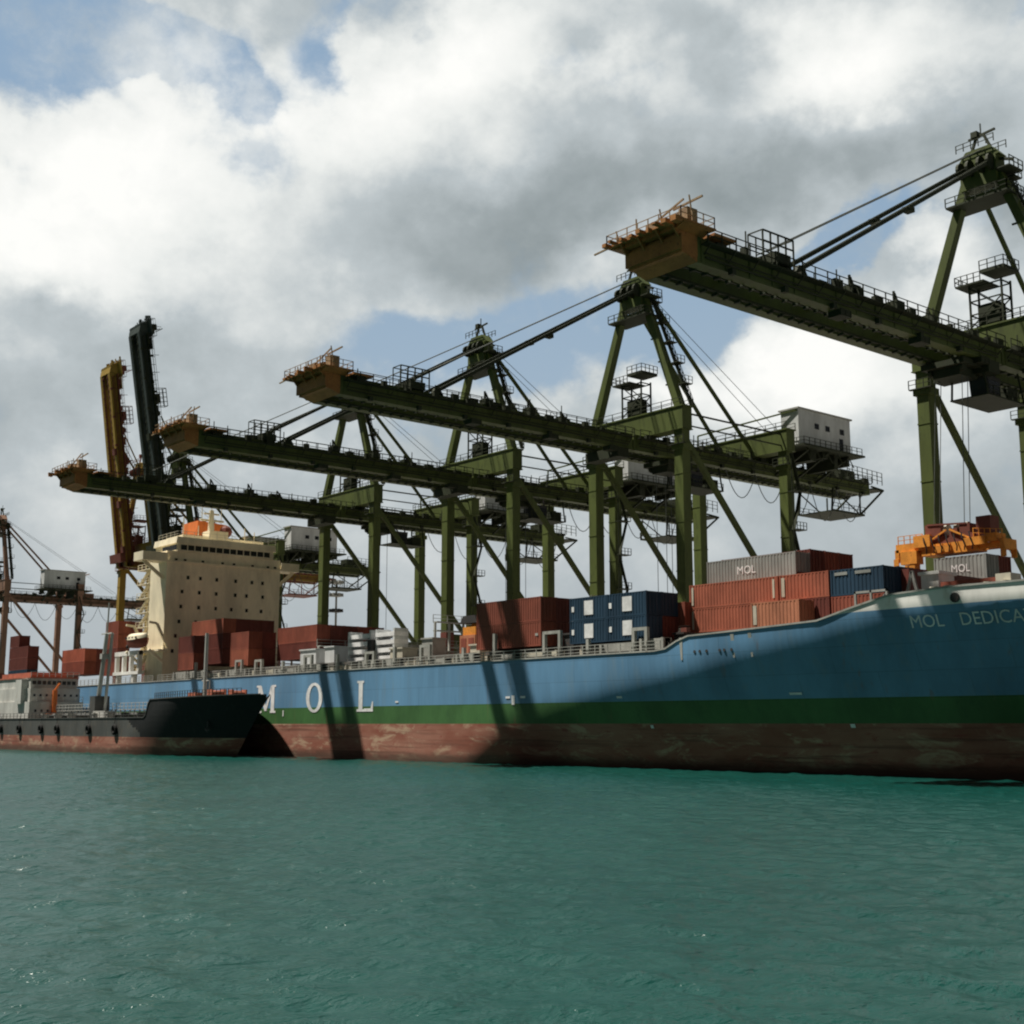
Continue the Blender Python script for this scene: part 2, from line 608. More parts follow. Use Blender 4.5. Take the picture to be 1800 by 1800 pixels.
BLUE_TOP = [(-309, 12.2), (-92.6, 12.25), (-89.6, 13.55), (-83, 13.75), (-72.6, 14.15), (-70.7, 14.7), (-40, 14.9), (-14, 15.8)]
WHITE_TOP = [(-309, 12.2), (-92.6, 12.25), (-89.6, 13.55), (-83, 13.75), (-72.6, 14.15), (-70.7, 14.72), (-65.2, 15.95), (-60, 16.2), (-53, 16.25), (-35, 16.9), (-14, 18.2)]
FLARE = [(-150, -14), (-134, -6), (-120, 3.5), (-112, 6.0), (-100, 8.4), (-91, 9.7), (-83, 11.3), (-72, 13.0), (-60, 15.2), (-40, 18), (-14, 21)]


def half(X, z):
    z = min(z, lerp_tab(BLUE_TOP, X))
    zl = lerp_tab(FLARE, X - 2) * 0.25 + lerp_tab(FLARE, X) * 0.5 + lerp_tab(FLARE, X + 2) * 0.25
    q = zl - z
    loss = 0.48 * 0.5 * (q + math.sqrt(q * q + 2.2)) - 0.0
    b = HB - max(0, loss)
    # closing of the bow
    x0 = -58 + 0.0 * z
    xb = BOW_X - 9 + 0.6 * min(z, 15)
    if X > x0:
        t = min(1.0, (X - x0) / (xb - x0))
        b *= max(0.0, 1 - t ** 2.1)
    # rounding of the stern
    if X < -285:
        t = (-285 - X) / 24.0
        b *= 1 - 0.30 * t * t * (1.0 + max(0, (8 - z)) * 0.09)
    return max(b, 0.02)


ship = thing('container_ship', 'long container ship with light blue hull, green stripe and red bottom lying at the quay', 'container ship', (0, 0, 0))


def ship_hull():
    xs = [STERN_X + i * 4.0 for i in range(40)]
    x = xs[-1]
    while x < BOW_X - 9.5:
        x += 1.6
        xs.append(x)
    zs_low = [-4, -1.5, 0, 1.2, 2.4, 3.6, 4.8, 6.0, 7.15]
    nb, nw = 7, 2
    mb = MB()
    for side in (-1, 1):
        rows = []
        for X in xs:
            bt, wt = lerp_tab(BLUE_TOP, X), lerp_tab(WHITE_TOP, X)
            z = list(zs_low)
            z += [7.15 + (bt - 7.15) * (i + 1) / nb for i in range(nb)]
            z += [bt + max(0.0, wt - bt) * (i + 1) / nw for i in range(nw)]
            rows.append([(X, YC + side * half(X, zz), zz) for zz in z])
        n = len(rows[0])
        o = len(mb.v)
        for r in rows:
            mb.v += r
        for i in range(len(rows) - 1):
            for j in range(n - 1):
                if j >= n - 1 - nw and lerp_tab(WHITE_TOP, xs[i + 1]) - lerp_tab(BLUE_TOP, xs[i + 1]) < 0.03:
                    continue
                a = o + i * n + j
                mb.f.append((a, a + n, a + n + 1, a + 1))
                mi = 0 if j < 6 else 1 if j < 8 else 2 if j < 8 + nb else 3
                mb.m.append(mi)
        if side == -1:
            first = rows[0]
        else:
            oo = len(mb.v)
            mb.v += first + rows[0]
            for j in range(n - 1 - nw):
                mb.f.append((oo + j, oo + j + 1, oo + n + j + 1, oo + n + j))
                mb.m.append(0 if j < 6 else 1 if j < 8 else 2)
    me = mb.mesh('hull', [M['hull_red'], M['hull_green'], M['hull_blue'], M['hull_white']])
    me.polygons.foreach_set('use_smooth', [True] * len(me.polygons))
    ob = bpy.data.objects.new('hull', me)
    COL.objects.link(ob)
    ob.parent = ship
    # rubbing edge along the sheer
    e = MB()
    for a, b in zip(xs, xs[1:]):
        pa = (a, YC - half(a, lerp_tab(WHITE_TOP, a)) + 0.05, lerp_tab(WHITE_TOP, a) + 0.06)
        pb = (b, YC - half(b, lerp_tab(WHITE_TOP, b)) + 0.05, lerp_tab(WHITE_TOP, b) + 0.06)
        e.beam(pa, pb, 0.3, 0.16)
    e.build('gunwale', M['steel_pale'], ship)
    # main deck and forecastle deck
    d = MB()
    dx = [x for x in xs if x < -91]
    for a, b in zip(dx, dx[1:]):
        d.add([(a, YC - half(a, 11.4), 11.6), (b, YC - half(b, 11.4), 11.6), (b, YC + half(b, 11.4), 11.6), (a, YC + half(a, 11.4), 11.6)], [(0, 1, 2, 3)])
    dx = [x for x in xs if x > -92.5]
    for a, b in zip(dx, dx[1:]):
        d.add([(a, YC - half(a, 13), 13.2), (b, YC - half(b, 13), 13.2), (b, YC + half(b, 13), 13.2), (a, YC + half(a, 13), 13.2)], [(0, 1, 2, 3)])
    d.box(dx[0] - 0.05, dx[0] + 0.05, YC - 15, YC + 15, 11.7, 13.1)
    d.build('deck', M['deck_grey'], ship)


ship_hull()


def on_hull(X, z, off=0.05):
    return (X, YC - half(X, z) - off, z)


def slab_letters():
    """big serif letters painted on the side, 4.2 m high"""
    polys = {}
    def rect(a, b, c, d):
        return [(a, c), (b, c), (b, d), (a, d)]
    polys['M'] = [rect(0, 1.7, 0, .32), rect(4.3, 6.0, 0, .32), rect(.0, 1.3, 3.9, 4.2), rect(4.7, 6.0, 3.9, 4.2),
                  rect(.5, 1.1, .32, 3.9), rect(4.5, 5.55, .32, 3.9), [(.8, 3.9), (1.5, 4.2), (3.4, .3), (2.6, .3)], [(4.5, 4.2), (4.9, 3.6), (3.2, .3), (2.75, .5)]]
    polys['L'] = [rect(0, 1.9, 0, .32), rect(.1, 1.8, 3.9, 4.2), rect(.5, 1.5, .32, 3.9), rect(1.9, 4.1, 0, .42), [(3.5, .32), (4.1, .32), (4.1, 1.35), (3.85, 1.35)]]
    o = []
    n = 22
    for i in range(n):
        a0, a1 = 2 * math.pi * i / n, 2 * math.pi * (i + 1) / n
        o.append([(2.3 + 2.3 * math.cos(a0), 2.1 + 2.15 * math.sin(a0)), (2.3 + 2.3 * math.cos(a1), 2.1 + 2.15 * math.sin(a1)),
                  (2.3 + 1.32 * math.cos(a1), 2.1 + 1.74 * math.sin(a1)), (2.3 + 1.32 * math.cos(a0), 2.1 + 1.74 * math.sin(a0))])
    polys['O'] = o
    for ch, x0, z0 in (('M', -179.2, 6.45), ('O', -164.3, 6.45), ('L', -150.7, 6.45)):
        mb = MB()
        for pl in polys[ch]:
            vs = [on_hull(x0 + u, z0 + w, 0.05) for u, w in pl]
            mb.add(vs, [tuple(range(len(vs)))])
        mb.build('hull_letter', M['lettering_white'], ship)


slab_letters()


def ship_name():
    for body, x0, w in (('MOL', -63.5, 3.15), ('DEDICATION', -58.9, 9.2)):
        vs, fs = text_mesh(body, 1.45, 'name', 0.0)
        mx = max(v[0] for v in vs)
        mb = MB()
        mb.add([on_hull(x0 + v[0] / mx * w, 13.0 + v[1] * 1.04, 0.06) for v in vs], fs)
        mb.build('name_lettering', M['lettering_white'], ship)


ship_name()


def hull_marks():
    # tug push marks, draught marks and a fairlead opening, all small white paint
    for x, z, w, h in ((-117.2, 7.0, .55, 1.1), (-118.3, 7.75, .8, .25), (-115.6, 7.75, .9, .25), (-171.0, 5.9, .3, .9), (-141.3, 7.55, .7, .22), (-100.0, 7.5, .8, .22),
                       (-72.5, 4.4, .5, .35), (-96.5, 4.3, .4, .35), (-78.0, 7.5, 1.4, .22)):
        mb = MB()
        mb.add([on_hull(x, z, .06), on_hull(x + w, z, .06), on_hull(x + w, z + h, .06), on_hull(x, z + h, .06)], [(0, 1, 2, 3)])
        mb.build('hull_mark', M['lettering_white'], ship)
    mb = MB()
    for x, z in ((-58.9, 15.3),):
        c = Vector(on_hull(x, z, 0.0))
        mb.tube(c + Vector((0, -0.18, 0)), c + Vector((0, 0.2, 0)), 0.42, 12)
    mb.build('fairlead', M['steel_dark'], ship)
    mb = MB()
    for x in (-88.2, -87.5, -86.6, -84.9, -84.3, -83.4):
        c = Vector(on_hull(x, 12.0, 0.0))
        mb.tube(c + Vector((0, -0.05, 0)), c + Vector((0, 0.1, 0)), 0.16, 8)
    mb.build('scupper', M['steel_dark'], ship)
    # rust weeping from the scuppers
    mb = MB()
    for x in (-83.2, -81.0, -90.0):
        mb.add([on_hull(x - .22, 13.5, .04), on_hull(x + .22, 13.5, .04), on_hull(x + .12, 11.2, .04), on_hull(x - .10, 11.2, .04)], [(0, 1, 2, 3)])
    mb.build('rust_streak', M['steel_pale'], ship)


hull_marks()


def superstructure():
    X0 = -222.0
    b = MB()
    b.box(X0 - 7, X0, 100.6, 124.4, 11.6, 36.7)          # main block
    b.box(X0 - 11.5, X0 - 7, 102.3, 122.7, 11.6, 36.7)     # after part, set back
    b.build('accommodation_block', M['cream'], ship)
    # deck overhangs at the after part and side stairs
    dk = MB()
    for i in range(8):
        z = 14.6 + i * 2.75
        dk.box(X0 - 12.6, X0 - 7.02, 100.4, 102.28, z, z + 0.16)
        dk.rail((X0 - 12.5, 100.5, z + .16), (X0 - 7.3, 100.5, z + .16), 1.0, 1.5, 0.07)
        if i < 7:
            dk.beam((X0 - 12.0, 101.0, z + .2), (X0 - 8.2, 101.0, z + 2.75), 0.7, 0.12)
    dk.build('side_gallery', M['cream'], ship)
    # wheelhouse with bridge wings
    w = MB()
    w.box(X0 - 3.6, X0 + 0.5, 95.7, 128.4, 34.6, 34.9)
    for y0, y1 in ((95.7, 100.58), (124.42, 128.4)):
        w.box(X0 + 0.3, X0 + 0.5, y0, y1, 34.9, 36.2)
        w.box(X0 - 3.6, X0 - 3.4, y0, y1, 34.9, 36.2)
    w.box(X0 - 3.39, X0 + 0.28, 95.7, 95.9, 34.9, 36.2)
    w.box(X0 - 3.39, X0 + 0.28, 128.2, 128.4, 34.9, 36.2)
    w.beam((X0 - 1, 96.5, 34.6), (X0 - 1, 100.6, 31.5), 0.4, 0.6)
    w.beam((X0 - 1, 127.8, 34.6), (X0 - 1, 124.4, 31.5), 0.4, 0.6)
    w.build('bridge_wing', M['cream'], ship)
    wh = MB()
    wh.box(X0 - 9, X0 + 0.4, 102.4, 122.6, 36.72, 38.2)
    wh.prism([(102.0, 38.2), (123.0, 38.2), (122.8, 39.4), (102.2, 39.4)], 'x', X0 - 9.3, X0 + 0.7)
    wh.box(X0 - 9, X0 - 2, 104.5, 121.6, 39.38, 40.3)
    whp = wh.build('wheelhouse', M['cream'], ship)
    g = MB()
    n = 13
    for i in range(n):
        y = 103.1 + i * 18.9 / n
        g.box(X0 + 0.38, X0 + 0.45, y, y + 1.22, 37.0, 37.95)
    g.box(X0 - 6, X0 + 0.2, 102.33, 102.38, 37.0, 37.95)
    g.build('bridge_window', M['glass_dark'], whp)
    rl = MB()
    rl.rail((X0 + .7, 102.4, 39.5), (X0 + .7, 122.8, 39.5), 1.0, 1.6, 0.06)
    rl.rail((X0 - 8, 102.4, 39.5), (X0 + .7, 102.4, 39.5), 1.0, 1.6, 0.06)
    rl.build('roof_railing', M['steel_cream'], whp)
    # cabin windows
    rows = [(35.0, (308, 323, 353, 387, 407, 440, 468, 481)), (31.9, (329, 350, 378, 411, 440, 459)), (29.2, (320, 349, 378, 411, 431, 460)),
            (26.4, (319, 349, 378, 405, 432, 458)), (23.6, (317, 345, 375, 405, 432, 460)), (20.9, (312, 340, 370, 400, 430)), (18.1, (308, 335, 365))]
    for z, cols in rows:
        for c in cols:
            y = 100.6 + (c - 293) * 0.1203
            f = MB()
            f.box(X0 + 0.003, X0 + 0.06, y - .38, y + .38, z - .45, z + .45)
            fr = f.build('cabin_window', M['cream'], ship)
            p = MB()
            p.box(X0 + 0.06, X0 + 0.075, y - .28, y + .28, z - .34, z + .34)
            p.build('pane', M['glass_dark'], fr)
    # funnel and radar mast
    fn = MB()
    fn.prism([(113.4, 36.0), (121.2, 36.0), (120.4, 45.2), (114.0, 45.6)], 'x', X0 - 22.5, X0 - 15.5)
    fun = fn.build('funnel', M['funnel_orange'], ship)
    p = MB()
    for y in (115.2, 117.0, 119.0):
        p.tube((X0 - 19, y, 44.9), (X0 - 19, y, 46.6), 0.45, 10)
    p.build('exhaust_pipe', M['steel_dark'], fun)
    m = MB()
    m.tube((X0 - 6, 112.2, 40.2), (X0 - 6, 112.2, 46.2), 0.75, 10, r2=0.45)
    m.beam((X0 - 6, 109.8, 44.2), (X0 - 6, 114.8, 44.2), 0.35)
    m.beam((X0 - 6, 110.6, 45.5), (X0 - 6, 113.8, 45.5), 0.3)
    m.tube((X0 - 6, 110.2, 44.3), (X0 - 6, 110.2, 47.8), 0.08, 6)
    m.tube((X0 - 6, 114.3, 44.3), (X0 - 6, 114.3, 47.2), 0.08, 6)
    m.tube((X0 - 6, 112.2, 46.2), (X0 - 6, 112.2, 49.0), 0.1, 6)
    m.build('radar_mast', M['cream'], ship)
    for y, zz in ((118.5, 43.0), (105.5, 44.0), (120.6, 42.4), (108.6, 42.6)):
        m = MB()
        m.tube((X0 - 4, y, 40.2), (X0 - 4, y, zz), 0.1, 6)
        m.build('antenna', M['cream'], ship)
    m = MB()
    m.box(X0 - 5, X0 - 2, 110.0, 113.9, 40.3, 41.6)
    m.build('monkey_island_locker', M['cream'], ship)
    r = MB()
    for i in range(6):
        a0, a1 = math.pi * i / 6 - math.pi / 2, math.pi * (i + 1) / 6 - math.pi / 2
        r.tube((X0 - 5, 114.9, 42.1 + 1.25 * math.sin(a0)), (X0 - 5, 114.9, 42.1 + 1.25 * math.sin(a1)), 1.25 * max(.05, math.cos(a0)), 12, r2=1.25 * max(.05, math.cos(a1)))
    r.tube((X0 - 5, 114.9, 40.2), (X0 - 5, 114.9, 41.0), 0.4, 10)
    r.build('satellite_dome', M['maroon'], ship)
    # white open frame with posts at the ship's side below the lifeboat
    w = MB()
    for x in (-237.5, -234.2, -230.9, -227.2):
        w.box(x, x + 0.7, 98.0, 98.7, 14.4, 18.2)
    w.box(-237.5, -226.5, 97.9, 98.8, 17.5, 18.3)
    w.box(-237.8, -226.2, 97.8, 99.0, 13.9, 14.5)
    w.box(-229.6, -228.6, 98.0, 98.8, 11.6, 13.9)
    w.box(-236.6, -235.8, 98.0, 98.8, 11.6, 13.9)
    w.build('embarkation_frame', M['hull_white'], ship)
    d = MB()
    for x in (-231.5, -221.5):
        d.beam((x, 101.5, 18.2), (x, 99.0, 23.0), 0.45)
        d.beam((x, 99.0, 23.0), (x, 97.4, 23.2), 0.4)
        d.beam((x, 100.4, 16.0), (x, 97.6, 18.2), 0.45)
    d.box(-233, -220, 98.8, 100.5, 17.9, 18.25)
    d.build('davit', M['cream'], ship)


superstructure()


def lifeboat():
    t = thing('lifeboat', 'enclosed lifeboat with red hull and cream canopy hanging in davits beside the cream block', 'lifeboat', (-226.5, 97.6, 18.6))
    L, n = 8.4, 14
    h, c = MB(), MB()
    hull, cap = [], []
    for i in range(n + 1):
        u = -1 + 2 * i / n
        w = 1.35 * (1 - abs(u) ** 3) + 0.04
        kz = 0.35 * u * u
        hull.append([(u * L / 2, s * w * k, kz + z) for s, k, z in ((-1, 1.0, 1.5), (-1, .85, .7), (-1, .3, .05), (1, .3, .05), (1, .85, .7), (1, 1.0, 1.5))])
        cap.append([(u * L / 2 * .96, s * w * k, z * (1 - .25 * u * u) + 1.5 + kz * .6) for s, k, z in ((-1, 1.02, 0), (-1, .9, .75), (-1, .4, 1.25), (1, .4, 1.25), (1, .9, .75), (1, 1.02, 0))])
    for rows, mbx in ((hull, h), (cap, c)):
        for r in rows:
            mbx.v += r
        for i in range(n):
            for j in range(5):
                a = i * 6 + j
                mbx.f.append((a, a + 6, a + 7, a + 1))
                mbx.m.append(0)
    h.build('hull', M['oxide'], t)
    cp = c.build('canopy', M['cream'], t)
    w = MB()
    for x in (-2.4, -1.0, .4, 1.8):
        w.box(x, x + .5, -1.36, -1.2, 1.75, 2.05)
    w.build('porthole', M['glass_dark'], cp)
    p = MB()
    p.tube((-4.4, 0, .5), (-4.0, 0, .5), .35, 10)
    p.build('propeller_guard', M['steel_dark'], t)


lifeboat()


def deck_gear():
    """coamings, hatch covers, lashing bridges, stanchions and rails: parts of the ship"""
    yS = YC - HB
    # hatch coaming and covers bay by bay
    bays = [(-203, -189), (-187.5, -172), (-170.5, -157), (-155.5, -143), (-141.5, -128), (-126, -112), (-108.5, -95), (-216, -204)]
    for a, b in bays:
        c = MB()
        c.box(a, b, yS + 3.0, yS + 28.2, 11.62, 13.25)
        n = int((b - a) / 1.6)
        for i in range(n):
            x = a + (i + .5) * (b - a) / n
            c.box(x - .07, x + .07, yS + 2.6, yS + 2.98, 11.62, 13.25)
        c.build('hatch_coaming', M['steel_cream'], ship)
        h = MB()
        h.box(a + .2, b - .2, yS + 2.9, yS + 28.3, 13.3, 13.72)
        h.build('hatch_cover', M['deck_grey'], ship)
    # passageway structures at the edge
    random.seed(11)
    x = -217.0
    while x < -96:
        w = random.choice([3.5, 5.0, 6.5])
        if random.random() < .66:
            s = MB()
            z1 = random.choice([13.1, 13.4, 13.7])
            s.box(x, x + w, yS + .9, yS + 1.7, 12.55, z1)
            s.box(x, x + .35, yS + .6, yS + 1.9, 11.62, z1 + .04)
            s.box(x + w - .35, x + w, yS + .6, yS + 1.9, 11.62, z1 + .04)
            s.build('container_pedestal', M[random.choice(['steel_pale', 'steel_pale', 'steel_cream'])], ship)
        x += w + random.choice([.5, 1.2, 2.4])
    # upright posts, some paired into a portal
    for x, h, pair in ((-202, 15.1, 0), (-187.5, 14.6, 1), (-181, 14.4, 1), (-172.5, 14.2, 0), (-166, 14.5, 1), (-157, 14.6, 0), (-149.5, 14.3, 1),
                       (-142.6, 15.0, 0), (-136.5, 14.6, 1), (-127.4, 14.2, 0), (-121.2, 15.6, 0), (-112.0, 15.0, 2), (-104.6, 14.1, 0), (-97.4, 14.6, 1)):
        s = MB()
        s.box(x, x + .42, yS + .35, yS + .75, 11.62, h)
        if pair:
            s.box(x + 1.9 + .8 * (pair > 1), x + 2.3 + .8 * (pair > 1), yS + .35, yS + .75, 11.62, h)
            s.box(x, x + 2.3 + .8 * (pair > 1), yS + .36, yS + .74, h + .003, h + .35)
        s.build('lashing_post', M['steel_pale'], ship)
    r = MB()
    r.rail((-308, yS + .15, 12.3), (-218, yS + .15, 12.3), 1.1, 2.0, .07, 3)
    r.rail((-216, yS + .15, 12.3), (-93, yS + .15, 12.3), 1.1, 2.0, .07, 3)
    r.build('deck_railing', M['steel_pale'], ship)
    # lashing bridges between the bays
    for x, y0, y1, z in ((-188.3, 103, 126, 17.2), (-171.3, 103, 126, 16.6), (-156.3, 104, 126, 16.2), (-142.3, 104, 126, 18.6), (-127.0, 104, 126, 17.4), (-110.4, 104, 126, 18.8)):
        s = MB()
        n = 9
        for i in range(n + 1):
            y = y0 + (y1 - y0) * i / n
            s.box(x, x + .3, y - .12, y + .12, 11.62, z)
        for zz in (14.6, z - 1.2, z):
            s.box(x - .35, x + .65, y0, y1, zz, zz + .14)
        s.rail((x - .3, y0, z + .14), (x - .3, y1, z + .14), 1.0, 2.5, .06)
        s.build('lashing_bridge', M['steel_pale'], ship)
    # vent houses and lockers amidships
    for x, y, w, d, h, m in ((-172.3, 100.5, 4.6, 3, 4.2, 'house_white'), (-165.6, 100.8, 2.6, 3, 4.4, 'house_white'), 
                             (-155.2, 101.5, .9, 2.5, 4.9, 'steel_dark'), (-148.6, 101, 3.0, 2.5, 3.4, 'steel_cream'), (-141.0, 101.0, 2.4, 2.2, 4.4, 'steel_pale'),
                             (-129.6, 100.4, 2.0, 2.0, 3.0, 'steel_cream'), (-111.4, 100.2, 1.6, 2.0, 3.4, 'steel_dark'), (-94.6, 101.0, 1.4, 1.4, 2.6, 'steel_dark')):
        s = MB()
        s.box(x, x + w, y, y + d, 11.62, 11.62 + h)
        s.box(x - .15, x + w + .15, y - .15, y + d + .15, 11.64 + h, 11.84 + h)
        s.box(x + w * .25, x + w * .6, y - .04, y - .003, 12.0, 13.8)
        s.build('deck_locker', M[m], ship)
    # cell guides under the inner forward stacks
    s = MB()
    for x in (-94.6, -88.5, -82.5):
        for y in (109.0, 111.5, 114.0, 116.5):
            s.box(x, x + .2, y - .1, y + .1, 13.2, 20.35)
    for x in (-94.5, -82.5):
        s.box(x + .01, x + .19, 106.8, 119, 20.2, 20.36)
    s.box(-75.0, -69.4, 107.0, 124.0, 13.2, 19.5)
    s.build('cell_guide', M['maroon'], ship)
    # forecastle gear
    s = MB()
    s.tube((-68.4, 102.2, 15.6), (-66.4, 102.2, 15.6), .95, 14)
    for x in (-68.6, -66.4):
        s.tube((x, 102.2, 15.6), (x + .15, 102.2, 15.6), 1.25, 14)
    s.box(-66.2, -64.9, 101.6, 103.0, 13.2, 16.6)
    s.box(-69.2, -64.6, 101.3, 103.3, 13.2, 14.2)
    s.build('mooring_winch', M['steel_dark'], ship)
    s = MB()
    s.box(-70.8, -67.2, 100.0, 100.2, 15.0, 15.2)
    s.box(-70.8, -67.2, 100.0, 100.2, 16.7, 16.9)
    for x in (-70.8, -69.1, -67.4):
        s.box(x, x + .2, 100.0, 100.2, 13.2, 16.9)
    s.beam((-66.6, 101, 13.3), (-65.2, 101, 18.4), .25)
    s.beam((-64.0, 101, 13.3), (-65.2, 101, 18.4), .25)
    s.build('fairlead_frame', M['steel_pale'], ship)
    s = MB()
    s.box(-66.2, -64.4, 104.0, 106.6, 13.2, 18.3)
    s.box(-66.4, -64.2, 103.8, 106.8, 18.3, 18.6)
    s.build('ventilator_housing', M['hull_white'], ship)
    s = MB()
    for x in (-62.8, -61.4, -59.6, -57.6, -56.0):
        s.tube((x, 100.6, 13.2), (x, 100.6, 16.5), .28, 10)
        s.tube((x, 100.6, 16.5), (x, 100.6, 16.75), .4, 10)
    s.box(-57.0, -55.6, 100.8, 102.5, 13.2, 17.4)
    s.build('mooring_bollard', M['steel_cream'], ship)
    s = MB()
    s.box(-63.6, -58.0, 103.0, 106.0, 13.2, 17.4)
    s.build('stores_hatch', M['oxide'], ship)
    s = MB()
    s.tube((-30, YC, 15), (-30, YC, 30), .5, 10, r2=.25)
    s.build('fore_mast', M['cream'], ship)


deck_gear()

# ------------------------------------------------------------------ containers
CACHE = {}


def cont_mesh(L, H, mat):
    key = (L, H, mat)
    if key in CACHE:
        return CACHE[key]
    Wd = 2.44
    b = MB()
    # corrugated long sides, ends and roof (trapezoid ribs)
    def corr(length, place, z0, z1, per=0.42, dep=0.06):
        n = max(2, int((length - .3) / per))
        pts = []
        s = .15
        p = (length - .3) / n
        for i in range(n):
            a = s + i * p
            pts += [(a, dep), (a + p * .3, dep), (a + p * .42, 0.02), (a + p * .88, 0.02)]
        pts.append((length - .15, dep))
        o = len(b.v)
        for u, d in pts:
            b.v.append(place(u, d, z0))
            b.v.append(place(u, d, z1))
        for i in range(len(pts) - 1):
            b.f.append((o + 2 * i, o + 2 * i + 2, o + 2 * i + 3, o + 2 * i + 1))
            b.m.append(0)
    corr(L, lambda u, d, z: (u, d, z), .16, H - .12)
    corr(L, lambda u, d, z: (u, Wd - d, z), .16, H - .12)
    corr(Wd, lambda u, d, z: (d, u, z), .16, H - .12)
    o = len(b.v)
    b.v += [(.1, .1, H - .03), (L - .1, .1, H - .03), (L - .1, Wd - .1, H - .03), (.1, Wd - .1, H - .03), (.1, .1, .1), (L - .1, .1, .1), (L - .1, Wd - .1, .1), (.1, Wd - .1, .1)]
    b.f += [(o, o + 1, o + 2, o + 3), (o + 4, o + 7, o + 6, o + 5)]
    b.m += [0, 0]
    f = MB()
    for x in (0, L - .16):
        for y in (0, Wd - .16):
            f.box(x, x + .16, y, y + .16, .12, H - .12)
            for z in (0, H - .12):
                f.box(x - .01, x + .19, y - .01, y + .17, z, z + .12)
    for y in (0.01, Wd - .11):
        f.box(.19, L - .19, y, y + .1, 0.0, .16)
        f.box(.19, L - .19, y + .01, y + .09, H - .12, H - .02)
    for x in (0.02, L - .12):
        f.box(x, x + .1, .17, Wd - .17, 0.02, .16)
        f.box(x, x + .1, .17, Wd - .17, H - .12, H - .02)
    d = MB()
    for y0 in (.17, 1.23):
        d.box(L - .10, L - .05, y0, y0 + 1.04, .17, H - .13)
        for k in (.25, .8):
            d.tube((L - .02, y0 + k, .1), (L - .02, y0 + k, H - .1), .03, 5)
    res = (b.mesh('container_body', M[mat]), f.mesh('container_frame', M[mat]), d.mesh('container_door', M[mat]))
    CACHE[key] = res
    return res


def container(mat, x, y, z, label, L=12.19, H=2.59, group='containers stacked on the ship', marks=None):
    t = thing('shipping_container', label, 'container', (x, y, z), group)
    for nm, me in zip(('body', 'frame', 'door'), cont_mesh(L, H, mat)):
        o = bpy.data.objects.new(nm, me)
        COL.objects.link(o)
        o.parent = t
    for kind, *a in (marks or []):
        if kind == 'panel':
            u0, u1, w0, w1, m = a
            mb = MB()
            mb.box(u0, u1, -.03, -.012, w0, w1)
            mb.build('marking_panel', M[m], t)
        elif kind == 'text':
            body, u0, w0, wd, ht, m = a
            vs, fs = text_mesh(body, 1.0, 'logo')
            mx, my = max(v[0] for v in vs), max(v[1] for v in vs)
            mb = MB()
            mb.add([(u0 + v[0] / mx * wd, -.03, w0 + v[1] / my * ht) for v in vs], fs)
            mb.build('logo_lettering', M[m], t)
        elif kind == 'strip':
            u0, u1 = a
            mb = MB()
            mb.box(u0, u1, -.03, -.012, .35, 2.3)
            mb.build('code_strip', M['steel_cream'], t)
    return t


h20, h40 = 6.06, 12.19
P_ = 2.6
# forward orange-red group
container('orange_red', -95.0, 104.0, 14.55, 'long orange-red container, lower one directly behind the step in the blue bulwark', marks=[('strip', .35, .6)])
container('orange_red', -95.0, 104.0, 17.17, 'long orange-red container lying directly under the grey lettered container', marks=[('strip', .35, .6), ('strip', 11.5, 11.75)])
container('orange_red', -82.6, 104.0, 17.17, 'short orange-red container between the long orange-red one and the blue one', h20, marks=[('strip', .25, .65)])
container('salmon', -84.3, 101.4, 14.3, 'faded salmon short container at the bulwark, palest of the orange ones', h20, marks=[('strip', .3, .75)])
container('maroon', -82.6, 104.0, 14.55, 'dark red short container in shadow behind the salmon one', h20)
container('oxide', -76.3, 104.0, 14.5, 'red container under the blue one, cut off by the white bulwark', h20)
container('navy', -76.3, 104.0, 17.12, 'dark blue short container with two pale marks next to the forecastle', h20, marks=[('panel', .5, 2.0, 2.0, 2.3, 'grey_box'), ('panel', 2.9, 4.7, 2.0, 2.3, 'grey_box')])
container('navy', -76.3, 106.5, 17.2, 'dark blue container end behind the blue short container near the forecastle', h20)
container('maroon', -76.3, 109.0, 17.2, 'dark red container end right of the navy ends near the forecastle', h20)
container('grey_box', -94.6, 106.5, 19.80, 'long light grey container with white lettering on top of the orange-red stack', H=2.72, marks=[('text', 'MOL', 4.3, .95, 2.6, .85, 'lettering_white')])
for i, nm in enumerate(('nearest the grey container', 'in the middle of three', 'farthest from the grey container')):
    container(('maroon', 'oxide', 'maroon')[i], -94.6, 109.0 + 2.52 * i, 20.38, 'dark red container end on the top forward tier, ' + nm)
# blue block
wp = [('panel', 2.45, 3.9, .55, 2.15, 'lettering_white'), ('panel', .35, .75, 1.0, 1.6, 'lettering_white')]
for i, x in enumerate((-107.95, -101.83)):
    for j in range(2):
        container('navy', x, 98.0, 13.72 + 2.61 * j, 'blue container with a white panel, %s %s of the four in the blue block' % (('lower', 'upper')[j], ('left', 'right')[i]), h20, group='blue containers with white panels', marks=wp)
container('maroon', -107.95, 100.5, 13.72, 'dark maroon container end right of the lower blue containers')
container('navy', -107.95, 100.5, 16.33, 'dark navy container end right of the upper blue containers')
container('oxide', -107.0, 103.0, 15.35, 'shaded oxide container end in the gap between blue block and orange stack')
# red pair
container('oxide', -125.2, 98.0, 13.8, 'long brick red container at the rail, lower of the pair left of the blue block', H=2.9, marks=[('panel', 11.2, 11.7, 1.2, 1.5, 'steel_pale')])
container('oxide', -125.2, 98.0, 16.72, 'long brick red container at the rail, upper of the pair left of the blue block', H=2.9)
container('maroon', -125.2, 100.5, 13.8, 'dark red container end in shade beside the lower long brick red container', H=2.9)
container('maroon', -125.2, 100.5, 16.72, 'dark red container end in shade beside the upper long brick red container', H=2.9)
